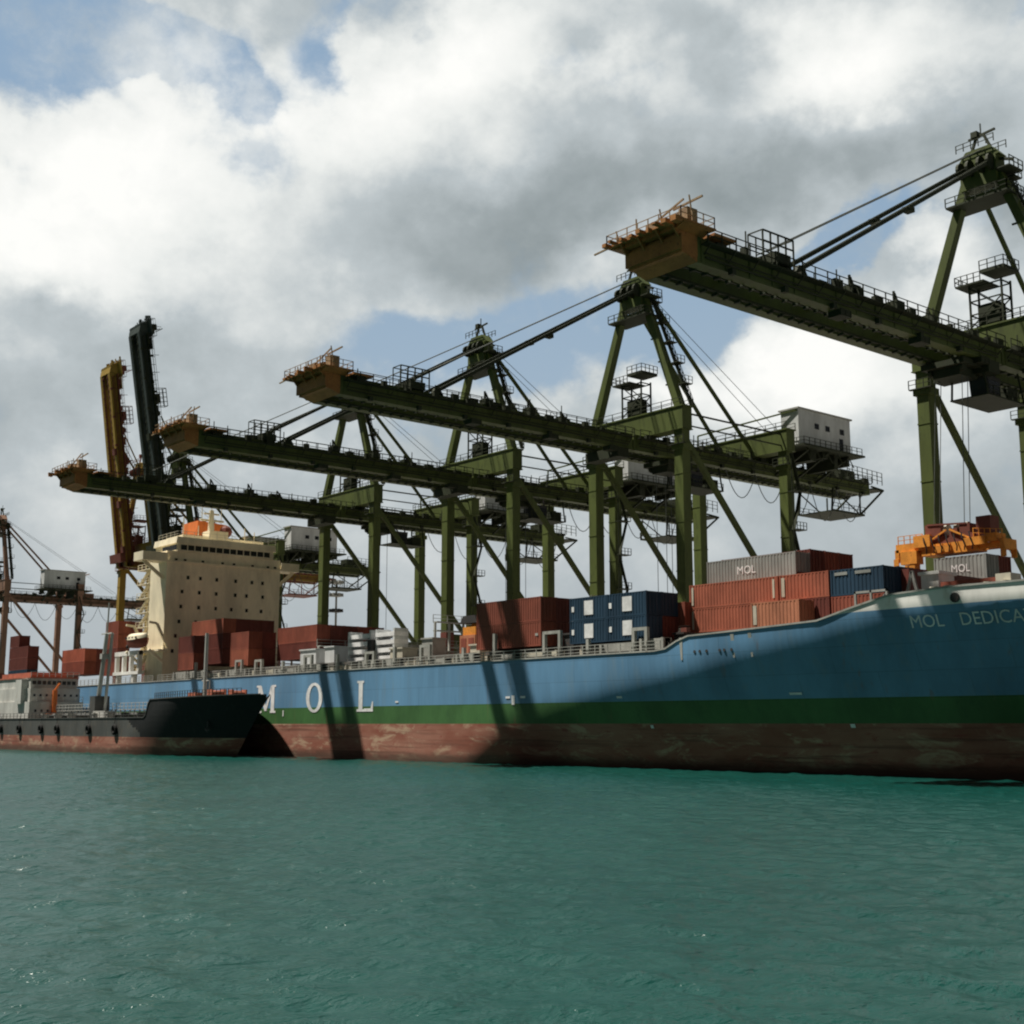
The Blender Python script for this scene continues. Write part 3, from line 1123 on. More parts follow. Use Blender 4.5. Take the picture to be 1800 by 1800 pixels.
# midship red tier
for i in range(5):
    container(('oxide', 'maroon', 'maroon', 'oxide', 'maroon')[i], -184.0, 103.0 + 2.52 * i, 17.5,
              ('reddish long container on the outer top edge of the stack behind the mast',
               'maroon container end second from the ship side in the low midship row',
               'maroon container end third from the ship side in the low midship row',
               'oxide container end fourth from the ship side in the low midship row',
               'maroon container end farthest from the ship side in the low midship row')[i])
for i in range(2):
    container('maroon', -184.0, 103.0 + 2.52 * i, 14.88, ('dark red container under the reddish long one at midship', 'dark red container end under the second of the low midship row')[i])
# block in front of the cream accommodation
container('oxide', -209.9, 98.0, 14.0, 'dull red short container at the rail before the cream block, lower of two', h20, H=2.9)
container('maroon', -209.9, 98.0, 16.92, 'dull red short container at the rail before the cream block, upper of two', h20, H=2.9)
for i in range(4):
    container(('orange_red', 'maroon', 'maroon', 'maroon')[i], -215.4, 103.0 + 2.52 * i, 20.45,
              ('lighter red long container on top of the stack against the cream block',
               'dark container end second along the top of the stack before the cream block',
               'dark container end third along the top of the stack before the cream block',
               'dark container end last along the top of the stack before the cream block')[i])
for i in range(4):
    for j in range(2):
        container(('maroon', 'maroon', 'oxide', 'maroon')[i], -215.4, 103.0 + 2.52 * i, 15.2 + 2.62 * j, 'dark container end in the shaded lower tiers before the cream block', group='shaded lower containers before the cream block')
container('orange_red', -190.4, 98.0, 14.0, 'bright red short container at the rail, lower of two beside a dark pole', h20, H=2.72)
container('oxide', -190.4, 98.0, 16.75, 'bright red short container at the rail, upper of two beside a dark pole', h20, H=2.72)
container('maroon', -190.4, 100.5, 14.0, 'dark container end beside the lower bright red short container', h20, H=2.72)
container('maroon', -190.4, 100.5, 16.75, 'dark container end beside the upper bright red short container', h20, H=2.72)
# abaft the accommodation
for j in range(4):
    container(('oxide', 'maroon', 'oxide', 'oxide')[j], -243.2, 98.2, 14.0 + 2.62 * j, '%s container in the tall red stack between lifeboat and slanted mast' % ('lowest', 'second', 'third', 'topmost')[j], h20)
container('maroon', -243.2, 100.7, 21.86, 'dark red container end beside the topmost of the tall stack behind the lifeboat', h20)
for j in range(2):
    container(('oxide', 'orange_red')[j], -265.6, 98.2, 14.7 + 2.62 * j, '%s red container of the low pair behind the tanker house' % ('lower', 'upper')[j])
    container('maroon', -265.6, 100.7, 14.7 + 2.62 * j, '%s dark container end of the low pair behind the tanker house' % ('lower', 'upper')[j])
for j in range(3):
    container(('navy', 'maroon', 'maroon')[j], -300.4, 98.8, 14.2 + 2.62 * j, ('dark blue container at the stern, bottom of the far left stack', 'dark maroon container in the middle of the far left stern stack', 'dark maroon container third up in the far left stern stack')[j])
container('maroon', -300.4, 98.8, 22.08, 'dark maroon short container topping the far left stern stack', h20)
# grey box under the orange spreader
container('grey_box', -75.4, 121.0, 19.6, 'short grey container with white lettering right under the orange spreader', h20, marks=[('text', 'MOL', 2.0, .9, 2.2, .8, 'lettering_white')])
container('maroon', -75.4, 123.5, 19.6, 'dark container end beside the grey box under the orange spreader', h20)


def flat_racks():
    for k, (x, w, nm) in enumerate(((-161.5, 6.1, 'left'), (-154.2, 4.8, 'right'))):
        for j in range(4):
            t = thing('flat_rack', '%s white folded flat rack of the %s pile midship' % (('bottom', 'second lowest', 'third', 'topmost')[j], nm), 'flat rack', (x, 102.2, 13.75 + 1.12 * j), 'folded flat racks piled midship')
            b = MB()
            b.box(0, w, 0, 2.44, 0, .62)
            b.build('base_frame', M['lettering_white'], t)
            for u in (0, w - .4):
                b = MB()
                b.box(u, u + .4, .03, 2.4, .623, 1.1)
                b.build('end_wall', M['house_white'], t)


flat_racks()


def lashing_cage():
    t = thing('lashing_cage', 'small orange work cage with a dark hood standing on deck beside the brick red pair', 'work cage', (-135.2, 103.0, 13.75))
    b = MB()
    b.box(0, 3.3, 0, 2.4, 0, 2.6)
    b.build('cage_body', M['salmon'], t)
    b = MB()
    for u in (0.3, 1.9):
        b.box(u, u + 1.1, -.05, -.003, .4, 2.2)
    b.build('side_panel', M['oxide'], t)
    b = MB()
    b.box(.3, 3.0, .3, 2.1, 2.6, 3.7)
    b.beam((.2, 1.2, 2.7), (1.6, 1.2, 4.3), .3)
    b.beam((3.1, 1.2, 2.7), (1.6, 1.2, 4.3), .3)
    b.build('lifting_frame', M['spreader_orange'], t)
    b = MB()
    b.prism([(-.3, 4.2), (3.4, 4.2), (2.9, 5.2), (.4, 5.2)], 'y', .2, 2.2)
    b.build('hood', M['steel_dark'], t)


lashing_cage()


# ------------------------------------------------------------------ quay cranes
YW, YL, HX = 133.0, 156.5, 9.0
ZT, ZB = 46.3, 44.15         # top and bottom of the boom girders
Y_H = 129.0                  # boom hinge


def crane(x0, label, pal, raised=False, trolley_y=138.0, seed=0, angle=83.0, reach=77.2, house_dy=0.0):
    G, DK = M[pal[0]], M[pal[1]]
    BM = M[pal[2]] if len(pal) > 2 else G
    rnd = random.Random(seed)
    t = thing('quay_crane', label, 'quay crane', (x0, 0, QZ), 'ship to shore gantry cranes along the quay')
    def B(mb, name, mat, parent=None):
        if parent is None:
            o = mb.build(name, mat, t)
            o.location = (0, 0, -QZ)      # meshes are written in quay heights above water
        else:
            o = mb.build(name, mat, parent)
        return o
    # legs, each with its maroon lower length and wheels
    for sx in (-1, 1):
        for y, top in ((YW, 46.6), (YL, 46.6)):
            m = MB()
            x = sx * HX
            m.box(x - .8, x + .8, y - .8, y + .8, 20.5, top)
            for z in (26, 33, 40):
                m.box(x - .86, x + .86, y - .86, y + .86, z, z + .18)
            m.box(x - 1.15, x + 1.15, y - 1.0, y + 1.0, 43.6, 44.4)
            lg = B(m, 'leg', G)
            m = MB()
            m.box(x - .85, x + .85, y - .85, y + .85, 8.0, 20.48)
            B(m, 'leg_base', M['crane_maroon'], lg)
            m = MB()
            m.rail((x - 1.5, y - 1.3, 44.4), (x + 1.5, y - 1.3, 44.4), 1.1, 1.0, .07)
            m.box(x - 1.5, x + 1.5, y - 1.35, y - .85, 44.28, 44.4)
            B(m, 'leg_platform', DK, lg)
            m = MB()
            for k in range(4):
                cx = x - 3.6 + 2.4 * k
                m.box(cx - 1.0, cx + 1.0, y - .4, y + .4, 5.2, 6.3)
                for e in (-.55, .55):
                    m.tube((cx + e, y - .25, 4.7), (cx + e, y + .25, 4.7), .48, 12)
            m.box(x - 3.2, x + 3.2, y - .45, y + .45, 6.32, 7.0)
            B(m, 'wheel_bogie', M['crane_maroon'])
    for y in (YW, YL):
        m = MB()
        m.box(-HX - 1.5, HX + 1.5, y - .7, y + .7, 7.02, 7.98)
        B(m, 'sill_beam', M['crane_maroon'])
        m = MB()
        m.box(-HX - 1.1, HX + 1.1, y - 1.0, y + 1.0, 46.62, 49.8)
        m.box(-HX - 1.3, HX + 1.3, y - 1.15, y + 1.15, 49.8, 50.0)
        m.box(-HX - 1.2, HX + 1.2, y - 1.12, y + 1.12, 46.5, 46.61)
        pb = B(m, 'portal_beam', G)
        m = MB()
        for s in (-1, 1):
            m.rail((-HX - 1.2, y + s * 1.1, 50), (HX + 1.2, y + s * 1.1, 50), 1.1, 2.0, .07)
        B(m, 'railing', DK, pb)
    for sx in (-1, 1):
        m = MB()
        m.box(sx * HX - .6, sx * HX + .6, YW + .85, YL - .85, 18.2, 20.2)
        B(m, 'side_beam', G)
        m = MB()
        m.beam((sx * HX, YW + .5, 45.6), (sx * HX, YL - .6, 21.0), .62, .75)
        B(m, 'diagonal_brace', G)
        # side tie at girder height
        m = MB()
        m.beam((sx * HX, YW + 1.0, 49.2), (sx * HX, YL - 1.0, 49.2), .22)
        m.beam((sx * HX, YW + 1.0, 47.4), (sx * HX, YL - 1.0, 47.4), .18)
        B(m, 'side_walkway', DK)

    # two-box girder with ties, walkways and rails, between y0 and y1, local z offset dz
    def girder(y0, y1, oy=0.0, oz=0.0):
        m, w, r = MB(), MB(), MB()
        a, b = y0 - oy, y1 - oy
        zt, zb = ZT - oz, ZB - oz
        for s in (-1, 1):
            xi, xo = s * 1.95, s * 3.0
            m.box(min(xi, xo), max(xi, xo), a, b, zb, zt)
            m.box(min(xi, xo) - .12, max(xi, xo) + .12, a, b, zb - .12, zb - .003)
            m.box(min(xi, xo) - .10, max(xi, xo) + .10, a, b, zt + .003, zt + .09)
            y = a + .6
            while y < b:
                m.box(xo - .03 if s > 0 else xo - .07, xo + .07 if s > 0 else xo + .03, y, y + .10, zb, zt)
                y += 3.2
            # trolley rail brackets seen from below
            y = a + 1
            while y < b:
                w.box(min(s * 1.2, s * 1.9), max(s * 1.2, s * 1.9), y, y + .25, zb - .25, zb - .02)
                y += 1.6
            w.box(min(s * 1.15, s * 1.45), max(s * 1.15, s * 1.45), a, b, zb - .02, zb + .22)
            # walkway outside
            w.box(min(s * 3.1, s * 3.95), max(s * 3.1, s * 3.95), a + .5, b - .5, zt - .55, zt - .47)
            y = a + 1
            while y < b:
                w.beam((s * 3.05, y, zt - 1.3), (s * 3.9, y, zt - .5), .10)
                y += 3.2
            r.rail((s * 3.9, a + .5, zt - .47), (s * 3.9, b - .5, zt - .47), 1.25, 1.9, .075, 2)
            r.rail((s * 2.2, a + .5, zt + .09), (s * 2.2, b - .5, zt + .09), 1.05, 2.4, .06, 1)
        y = a + 2
        while y < b:
            m.box(-1.94, 1.94, y, y + .45, zt - .75, zt - .1)
            y += 6.5
        # boxes, brackets and lamp stubs of many sizes along the walkways
        y = a + 2.0
        while y < b - 1:
            hh = rnd.uniform(.25, 1.0)
            w.box(min(s * 3.15, s * 3.7), max(s * 3.15, s * 3.7), y, y + rnd.uniform(.3, 1.4), zt - .46, zt - .46 + hh)
            if rnd.random() < .5:
                w.beam((s * 3.85, y, zt - .4), (s * 3.85, y, zt + rnd.uniform(1.0, 1.9)), .1)
            if rnd.random() < .4:
                w.box(min(s * 2.0, s * 2.9), max(s * 2.0, s * 2.9), y + 1, y + 1 + rnd.uniform(.4, 1.6), zt + .1, zt + rnd.uniform(.3, .75))
            y += rnd.uniform(2.0, 4.5)
    # pipe runs and lamps under the near side
        w.tube((3.2, a + 1, zb + .55), (3.2, b - 1, zb + .55), .09, 6)
        w.tube((3.2, a + 1, zb + .95), (3.2, b - 1, zb + .95), .06, 6)
        y = a + 4
        while y < b - 2:
            w.box(3.1, 3.6, y, y + .5, zb - .35, zb + .2)
            y += 7.3
        return m, w, r

    # ---- boom (seaward), a part with its own hinge so that it can be raised
    BL0 = reach
    m, w, r = girder(BL0 + 2.0, Y_H, Y_H, ZB)
    boom = m.build('boom', BM, t)
    boom.location = (0, Y_H, ZB - QZ)
    w.build('boom_walkway', DK, boom)
    r.build('boom_railing', DK, boom)
    y = BL0 - Y_H
    tip = MB()
    h = ZT - ZB
    tip.box(-3.15, 3.15, y, y + 2.0, .35, h + .05)
    tip.prism([(y + .5, .34), (y + 2.0, .34), (y + 2.0, -.1)], 'x', -3.1, 3.1)
    for k_ in range(9):
        xx = -4.6 + k_ * 1.05
        tip.box(xx, xx + rnd.uniform(.2, .7), y - 1.5 - rnd.uniform(0, .8), y - 1.21, h + .35 + rnd.uniform(-.2, .2), h + .66)
    tip.box(-3.4, 3.4, y - .25, y - .01, .6, h - .25)
    for xx in (-3.2, -1.1, 1.1, 3.0):
        tip.prism([(y - 1.2, h + .5), (y + 1.8, h + .5), (y + 1.8, .15), (y + 1.0, .15)], 'x', xx, xx + .16)
    tip.prism([(-3.2, h + .12), (3.2, h + .12), (4.2, h + .5), (-4.8, h + .5)], 'y', y - .7, y + 2.8)
    tip.box(-4.9, 4.3, y - 1.2, y + 3.2, h + .51, h + .68)
    tip.box(-3.9, 3.9, y + 3.42, y + 6.2, h + .3, h + .55)
    tpm = tip.build('boom_tip', M[pal[3]] if len(pal) > 3 else M['crane_tip'], boom)
    tp = MB()
    for yy in (y - 1.15, y + 3.1):
        tp.rail((-4.8, yy, h + .68), (4.2, yy, h + .68), 1.05, 1.3, .06)
    for xx in (-4.8, 4.2):
        tp.rail((xx, y - 1.15, h + .68), (xx, y + 3.1, h + .68), 1.05, 1.3, .06)
    for xx, hh in ((-4.6, 1.9), (-2.7, 2.4), (-1.2, 1.7), (.6, 2.3), (2.4, 1.6), (4.0, 2.6)):
        tp.beam((xx, y + .6, h + .6), (xx + rnd.uniform(-.3, .3), y + .6 + rnd.uniform(-.5, .5), h + .6 + hh), .10)
    for xx, ww, hh in ((-3.6, .8, 1.0), (-.6, 1.3, 1.3), (1.7, .9, .9), (3.2, 1.0, 1.5)):
        tp.box(xx - ww / 2, xx + ww / 2, y + .2, y + 1.5, h + .69, h + .69 + hh)
    tp.beam((-3.0, y + 1, h + 1.6), (2.6, y + 1, h + 3.4), .14)
    tp.beam((1.0, y + 1.4, h + 3.0), (4.4, y + 1.4, h + 3.2), .16)
    for xx in (-1.8, 0, 1.8):
        tp.tube((xx - .15, y + 1.6, h + 1.6), (xx + .15, y + 1.6, h + 1.6), .75, 12)
    tp.beam((-7.0, y - .6, h + .7), (-5.2, y - .6, h + .8), .14)
    tp.build('tip_railing', M['tip_gear'] if not raised else DK, boom)
    # gear on top of the boom: rope frame, lamps, hinge block
    yb = 90.5 - Y_H
    g = MB()
    g.box(1.2, 3.6, yb - 1.2, yb + 1.0, h + .1, h + 1.1)
    for a in (-2.6, -1.5, -.4, .7, 1.8):
        g.beam((3.3, yb + a, h), (3.3, yb + a, h + 2.9), .13)
        g.beam((1.6, yb + a, h), (1.6, yb + a, h + 2.9), .10)
    for zz in (1.9, 2.9):
        g.beam((3.3, yb - 2.6, h + zz), (3.3, yb + 1.8, h + zz), .13)
        g.beam((1.6, yb - 2.6, h + zz), (1.6, yb + 1.8, h + zz), .10)
    g.beam((1.6, yb - 2.6, h + 2.9), (3.3, yb - 2.6, h + 2.9), .10)
    g.beam((1.6, yb + 1.8, h + 2.9), (3.3, yb + 1.8, h + 2.9), .10)
    g.build('rope_frame', DK, boom)
    for ya, s in ((101.5, 1), (109.0, 1), (115.0, .7)):
        g = MB()
        yy = ya - Y_H
        g.box(1.9, 3.2, yy, yy + 1.4 * s, h + .1, h + .9 * s)
        g.beam((2.6, yy + .4, h), (2.6, yy + .4, h + 2.0 * s), .2)
        g.beam((2.6, yy + 1.6, h), (2.6, yy + .5, h + 1.8 * s), .2)
        g.build('rope_support', DK, boom)
    for xx in (-2.6, 2.6):
        g = MB()
        g.prism([(94.0 - Y_H - 1.0, h), (94.0 - Y_H + 1.0, h), (94.0 - Y_H + .35, h + 1.0), (94.0 - Y_H - .35, h + 1.0)], 'x', xx - .3, xx + .3)
        g.build('stay_lug', DK, boom)
    for ya in (99.0, 112.5, 124.0):
        u = MB()
        yy = ya - Y_H
        u.box(2.0, 3.5, yy, yy + 1.6, -.75, -.15)
        u.rail((3.5, yy, -.75), (3.5, yy + 1.6, -.75), .7, .8, .06, 1)
        u.build('lamp_platform', DK, boom)
    u = MB()
    u.box(-3.4, 3.4, -3.4, -1.2, -1.5, -.13)
    u.build('hinge_platform', DK, boom)
    if raised:
        boom.rotation_euler = (-R(angle), 0, 0)

    # ---- landside girder
    m, w, r = girder(Y_H + .25, 187.0)
    gd = B(m, 'girder', BM if not raised else G)
    B(w, 'girder_walkway', DK, gd)
    B(r, 'girder_railing', DK, gd)
    # hangers from the portal beams
    m = MB()
    for y in (YW, YL):
        for s in (-1, 1):
            m.box(s * 2.5 - .45, s * 2.5 + .45, y - .5, y + .5, ZT + .1, 46.49)
    B(m, 'girder_hanger', G)
    # tail: maintenance lattice and hanging platform
    m = MB()
    for s in (-1, 1):
        m.beam((s * 3.4, 187, 45.5), (s * 3.4, 190.5, 45.2), .25)
        m.beam((s * 3.4, 190.5, 45.2), (s * 3.4, 183.5, 40.2), .28)
        m.beam((s * 3.4, 176, 44.0), (s * 3.4, 175.5, 40.2), .25)
        m.beam((s * 3.4, 183.5, 44.0), (s * 3.4, 183.5, 40.2), .2)
        m.beam((s * 3.4, 175.5, 40.2), (s * 3.4, 184.5, 40.2), .3)
        m.beam((s * 3.4, 176, 43.8), (s * 3.4, 183.0, 40.4), .16)
        m.rail((s * 3.6, 175.5, 40.4), (s * 3.6, 184.5, 40.4), 1.1, 1.5, .07)
        m.rail((s * 3.6, 180.0, 46.4), (s * 3.6, 190.0, 46.0), 2.2, 1.4, .08, 3)
    m.box(-3.6, 3.6, 175.5, 184.5, 40.0, 40.2)
    m.box(-3.6, 3.6, 187.02, 190.5, 45.0, 45.2)
    m.box(-1.5, 1.5, 181, 185, 46.6, 48.2)
    B(m, 'tail_platform', DK)

    # ---- A-frame over the waterside legs
    AZ = 69.0
    for s in (-1, 1):
        m = MB()
        m.beam((s * (HX - .2), YW, 50.0), (s * 1.7, YW, AZ), 1.15, 1.25, up=(0, 1, 0), w2=.95, h2=1.05)
        B(m, 'mast_leg', G)
    m = MB()
    m.box(-3.4, 3.4, YW - .5, YW + .5, 65.4, 66.2)
    B(m, 'mast_crossbeam', G)
    m = MB()
    m.box(-3.9, 3.9, YW - 1.9, YW + 1.9, 65.0, 65.2)
    m.rail((-3.9, YW - 1.9, 65.2), (3.9, YW - 1.9, 65.2), 1.1, 1.3, .08)
    m.rail((3.9, YW - 1.9, 65.2), (3.9, YW + 1.9, 65.2), 1.1, 1.3, .08)
    B(m, 'mast_platform', DK)
    m = MB()
    m.box(-2.3, 2.3, YW - 1.0, YW + 1.0, 66.9, 70.2)
    m.prism([(-2.7, 70.2), (2.7, 70.2), (1.5, 71.6), (-1.5, 71.6)], 'y', YW - .9, YW + .9)
    mh = B(m, 'mast_head', G)
    m = MB()
    for x in (-1.9, -.7, .7, 1.9):
        m.tube((x - .16, YW - 1.4, 69.2), (x + .16, YW - 1.4, 69.2), 1.0, 14)
        m.tube((x - .16, YW + 1.3, 68.4), (x + .16, YW + 1.3, 68.4), .9, 14)
    for s in (-1, 1):
        m.beam((s * 1.3, YW, 71.5), (s * .4, YW, 73.6), .28)
        m.rail((-2.4, YW + s * 1.4, 71.6), (2.4, YW + s * 1.4, 71.6), 1.0, .9, .07)
    m.beam((-1.5, YW, 73.4), (1.9, YW, 73.7), .24)
    m.beam((.1, YW, 73.5), (.1, YW, 75.0), .12)
    m.box(-1.0, -.2, YW - .4, YW + .4, 73.4, 74.1)
    m.box(2.4, 4.2, YW - 1.5, YW + 1.5, 68.0, 68.15)
    m.rail((4.2, YW - 1.5, 68.15), (4.2, YW + 1.5, 68.15), 1.1, 1.0, .08)
    m.beam((2.3, YW, 69.8), (3.9, YW, 69.2), .3)
    B(m, 'sheave_block', DK, mh)
    # stair with landings on the right mast leg
    m = MB()
    a, b = Vector((HX + .9, YW + 1.2, 50.2)), Vector((2.8, YW + 1.2, 67.5))
    n = 5
    for i in range(n):
        p, q = a.lerp(b, i / n), a.lerp(b, (i + 1) / n)
        m.beam(p, q, .75, .14, up=(0, 0, 1))
        m.rail(p + Vector((0, .4, 0)), q + Vector((0, .4, 0)), 1.0, 1.3, .06)
        m.box(q.x - .9, q.x + .9, q.y - .7, q.y + .9, q.z - .08, q.z + .05)
        m.rail(q + Vector((.9, -.7, 0)), q + Vector((.9, .9, 0)), 1.1, .8, .06)
        m.beam(q, q + Vector((-1.3, -.8, .1)), .12)
    for i in range(1, 5):
        p = Vector((-(HX - .2), YW, 50)).lerp(Vector((-1.7, YW, AZ)), i / 5)
        q = Vector((HX - .2, YW, 50)).lerp(Vector((1.7, YW, AZ)), i / 5)
        m.beam(q + Vector((-1.3, 0, 0)), q, .2)
    B(m, 'mast_stair', DK)
    # stays
    if not raised:
        for s in (-1, 1):
            m = MB()
            for o in (-.28, .28):
                m.beam((s * 1.6 + o, YW - .8, 69.6), (s * 2.6 + o, 94.0, 47.0), .15, .42)
            m.box(s * 2.1 - .45, s * 2.1 + .45, 113.2, 114.2, 58.1, 58.65)
            B(m, 'forestay', DK)
        m = MB()
        for x in (-.7, .7):
            m.tube((x, YW - 1.4, 71.0), (x, 91.8, 48.8), .07, 5)
        B(m, 'boom_hoist_rope', M['rope'])
    else:
        m = MB()
        for x in (-.7, .7):
            m.tube((x, YW - 1.4, 70.0), (x, Y_H - 4.2, ZB + 36), .07, 5)
        B(m, 'boom_hoist_rope', M['rope'])
        for s in (-1, 1):
            m = MB()
            m.beam((s * 1.7, YW - .8, 69.4), (s * 2.4, Y_H - 2.3, ZB + 34.5), .16, .3)
            m.beam((s * 2.2, YW - .9, 69.2), (s * 2.6, Y_H - .4, ZB + 3), .16, .3)
            B(m, 'forestay', G)
    for s in (-1, 1):
        m = MB()
        m.beam((s * 1.7, YW + .8, 69.4), (s * 2.9, YL, 46.9), .42, .5)
        B(m, 'backstay', G)
        m = MB()
        m.tube((s * .6, YW + 1.3, 70.4), (s * 1.2, 172.0, 48.5), .05, 5)
        B(m, 'stay_rope', M['rope'])
    # small lattice tower with a roof platform on the waterside portal beam
    m = MB()
    for x in (-2.0, 2.0):
        for yy in (YW - 1.0, YW + 1.0):
            m.beam((x, yy, 50.0), (x, yy, 55.2), .2)
    for z in (51.6, 53.2, 54.9):
        for yy in (YW - 1.0, YW + 1.0):
            m.beam((-2, yy, z), (2, yy, z), .14)
        for x in (-2, 2):
            m.beam((x, YW - 1, z), (x, YW + 1, z), .14)
    for yy in (YW - 1.0, YW + 1.0):
        m.beam((-2, yy, 50.1), (2, yy, 53.2), .12)
        m.beam((2, yy, 51.6), (-2, yy, 54.9), .12)
    m.box(-3.4, .2, YW - 1.7, YW + 1.7, 55.1, 55.3)
    m.box(-.2, 2.8, YW - 1.7, YW + 1.7, 56.1, 56.5)
    for p, q in (((-3.4, YW - 1.7, 55.3), (-.2, YW - 1.7, 55.3)), ((-.2, YW - 1.7, 56.5), (2.8, YW - 1.7, 56.5)), ((2.8, YW - 1.7, 56.5), (2.8, YW + 1.7, 56.5)), ((-3.4, YW - 1.7, 55.3), (-3.4, YW + 1.7, 55.3))):
        m.rail(p, q, 1.1, .9, .07)
    m.box(-1.2, 1.4, YW - .8, YW + .8, 50.0, 52.6)
    B(m, 'sheave_tower', DK)

    # machine house
    m = MB()
    m.box(6.0, 9.4, 159.5, 173.0, 48.2, 53.9)
    hs = B(m, 'machine_house', M['house_white'])
    hs.location.y = house_dy
    m = MB()
    m.box(5.7, 9.7, 159.2, 173.3, 53.9, 54.15)
    B(m, 'house_roof', M['steel_pale'], hs)
    m = MB()
    for y in (163.6, 166.4, 170.2):
        m.box(9.403, 9.45, y, y + 1.1, 51.2, 52.1)
    m.box(9.403, 9.45, 170.0, 171.0, 48.4, 50.5)
    B(m, 'house_window', M['glass_dark'], hs)
    m = MB()
    m.box(1.8, 10.6, 159.2, 175.2, 47.85, 48.15)
    for y in (160.2, 162.8, 166.0, 169.0, 172.4):
        m.box(3.4, 9.0 if y > 161 else 6.0, y, y + rnd.uniform(.5, 1.6), 47.2 - rnd.uniform(.2, 1.8), 47.84)
    m.box(2.2, 5.2, 161.0, 165.5, 48.16, 50.6)
    m.box(2.6, 5.4, 167.0, 171.0, 48.16, 51.8)
    m.beam((9.6, 161.5, 47.6), (3.0, 161.5, 44.4), .4)
    m.beam((9.6, 172.0, 47.6), (3.0, 172.0, 44.4), .4)
    for p, q in (((10.5, 159.3, 48.15), (10.5, 174.5, 48.15)), ((1.9, 159.3, 48.15), (10.5, 159.3, 48.15))):
        m.rail(p, q, 1.1, 1.4, .07)
    m.beam((9.6, 166.8, 47.7), (3.0, 166.8, 44.4), .3)
    m.path([(9.8, 160.5 + i * 1.4, 47.6 - 1.6 * (i % 2)) for i in range(10)], .09, 5)
    hf = B(m, 'house_floor', DK)
    hf.location.y = house_dy
    # winch gear and walkway in front of the house
    m = MB()
    m.box(-3.0, 2.2, 158.2, 164.0, 46.5, 48.0)
    m.tube((-2.0, 160.0, 48.6), (1.5, 160.0, 48.6), .8, 12)
    m.beam((-9, YL, 52.2), (9.2, 159.4, 53.7), .22)
    m.beam((-9, YL, 50), (-9, YL, 52.2), .2)
    m.rail((-6, 158.2, 48.0), (2.4, 158.2, 48.0), 1.1, 1.2, .07)
    B(m, 'winch_deck', G)

    # trolley with operator cab
    ty = trolley_y
    m = MB()
    m.box(-2.6, 2.6, ty - 2.6, ty + 2.6, 43.2, 43.85)
    for x in (-1.9, 1.9):
        for yy in (-1.6, 1.6):
            m.tube((x - .2, ty + yy, 43.0), (x + .2, ty + yy, 43.0), .5, 10)
    m.box(-1.6, 1.6, ty - 1.8, ty + 1.8, 42.2, 43.18)
    tr = B(m, 'trolley', DK)
    m = MB()
    m.prism([(ty + 3.0, 40.4), (ty + 5.2, 40.4), (ty + 5.5, 42.8), (ty + 2.7, 42.8)], 'x', .0, 2.2)
    m.beam((1.8, ty + 3.3, 42.8), (1.8, ty + 2.4, 43.8), .2)
    m.beam((1.8, ty + 5.0, 42.8), (1.8, ty + 4.9, 43.8), .2)
    cb = B(m, 'operator_cab', M['steel_dark'])
    m = MB()
    m.prism([(ty + 3.05, 41.0), (ty + 5.1, 41.0), (ty + 5.25, 42.3), (ty + 2.9, 42.3)], 'x', 2.203, 2.24)
    B(m, 'cab_window', M['glass_dark'], cb)
    m = MB()
    m.box(-1.4, 3.2, ty + 1.0, ty + 9.0, 40.1, 40.25)
    m.rail((3.1, ty + 1.0, 40.25), (3.1, ty + 9.0, 40.25), 1.1, 1.3, .07)
    m.box(-1.0, 2.6, ty + 6.2, ty + 8.4, 40.26, 41.9)
    for x, yy in ((3.1, 1.2), (3.1, 8.8), (-1.3, 8.8), (-1.3, 1.2)):
        m.beam((x, ty + yy, 40.15), (x * .8, ty + yy, 43.9), .18)
    B(m, 'cab_platform', DK)
    if not raised and x0 < -80:
        m = MB()
        for x in (-1.5, 1.5):
            for yy in (-1.0, 1.0):
                m.tube((x, ty + yy, 42.2), (x, ty + yy, 14.6), .05, 5)
        B(m, 'hoist_rope', M['rope'])
        m = MB()
        m.box(-2.0, 2.0, ty - 1.1, ty + 1.1, 13.4, 14.6)
        m.box(-6.0, 6.0, ty - .5, ty + .5, 12.6, 13.39)
        for s in (-1, 1):
            m.box(s * 6.1 - .2, s * 6.1 + .2, ty - 1.2, ty + 1.2, 12.3, 13.3)
        B(m, 'lifting_frame', M['spreader_orange'])
    # festoon cable loops under the girder
    m = MB()
    y = ty + 9.0
    while y < 178:
        L = 7.0
        dr = 4.0 + rnd.random() * 1.6
        pts = [(3.7, y + L * i / 10, 43.6 - dr * (1 - (2 * i / 10 - 1) ** 2)) for i in range(11)]
        m.path(pts, .07, 5)
        y += L
    B(m, 'festoon_cable', M['rope'])
    # access ladder up the landside leg with cages
    m = MB()
    for i in range(4):
        z = 22 + i * 6
        m.box(HX + .85, HX + 2.5, YL - .9, YL + 1.4, z, z + .12)
        m.rail((HX + 2.45, YL - .9, z + .12), (HX + 2.45, YL + 1.4, z + .12), 1.1, .8, .07)
        m.beam((HX + 1.6, YL + (1.2 if i % 2 else -.7), z), (HX + 1.6, YL + (-.7 if i % 2 else 1.2), z + 6), .6, .12)
    m.tube((HX + 2.0, YL - 1.2, 8), (HX + 2.0, YL - 1.2, 45), .09, 6)
    B(m, 'leg_stair', DK)
    return t


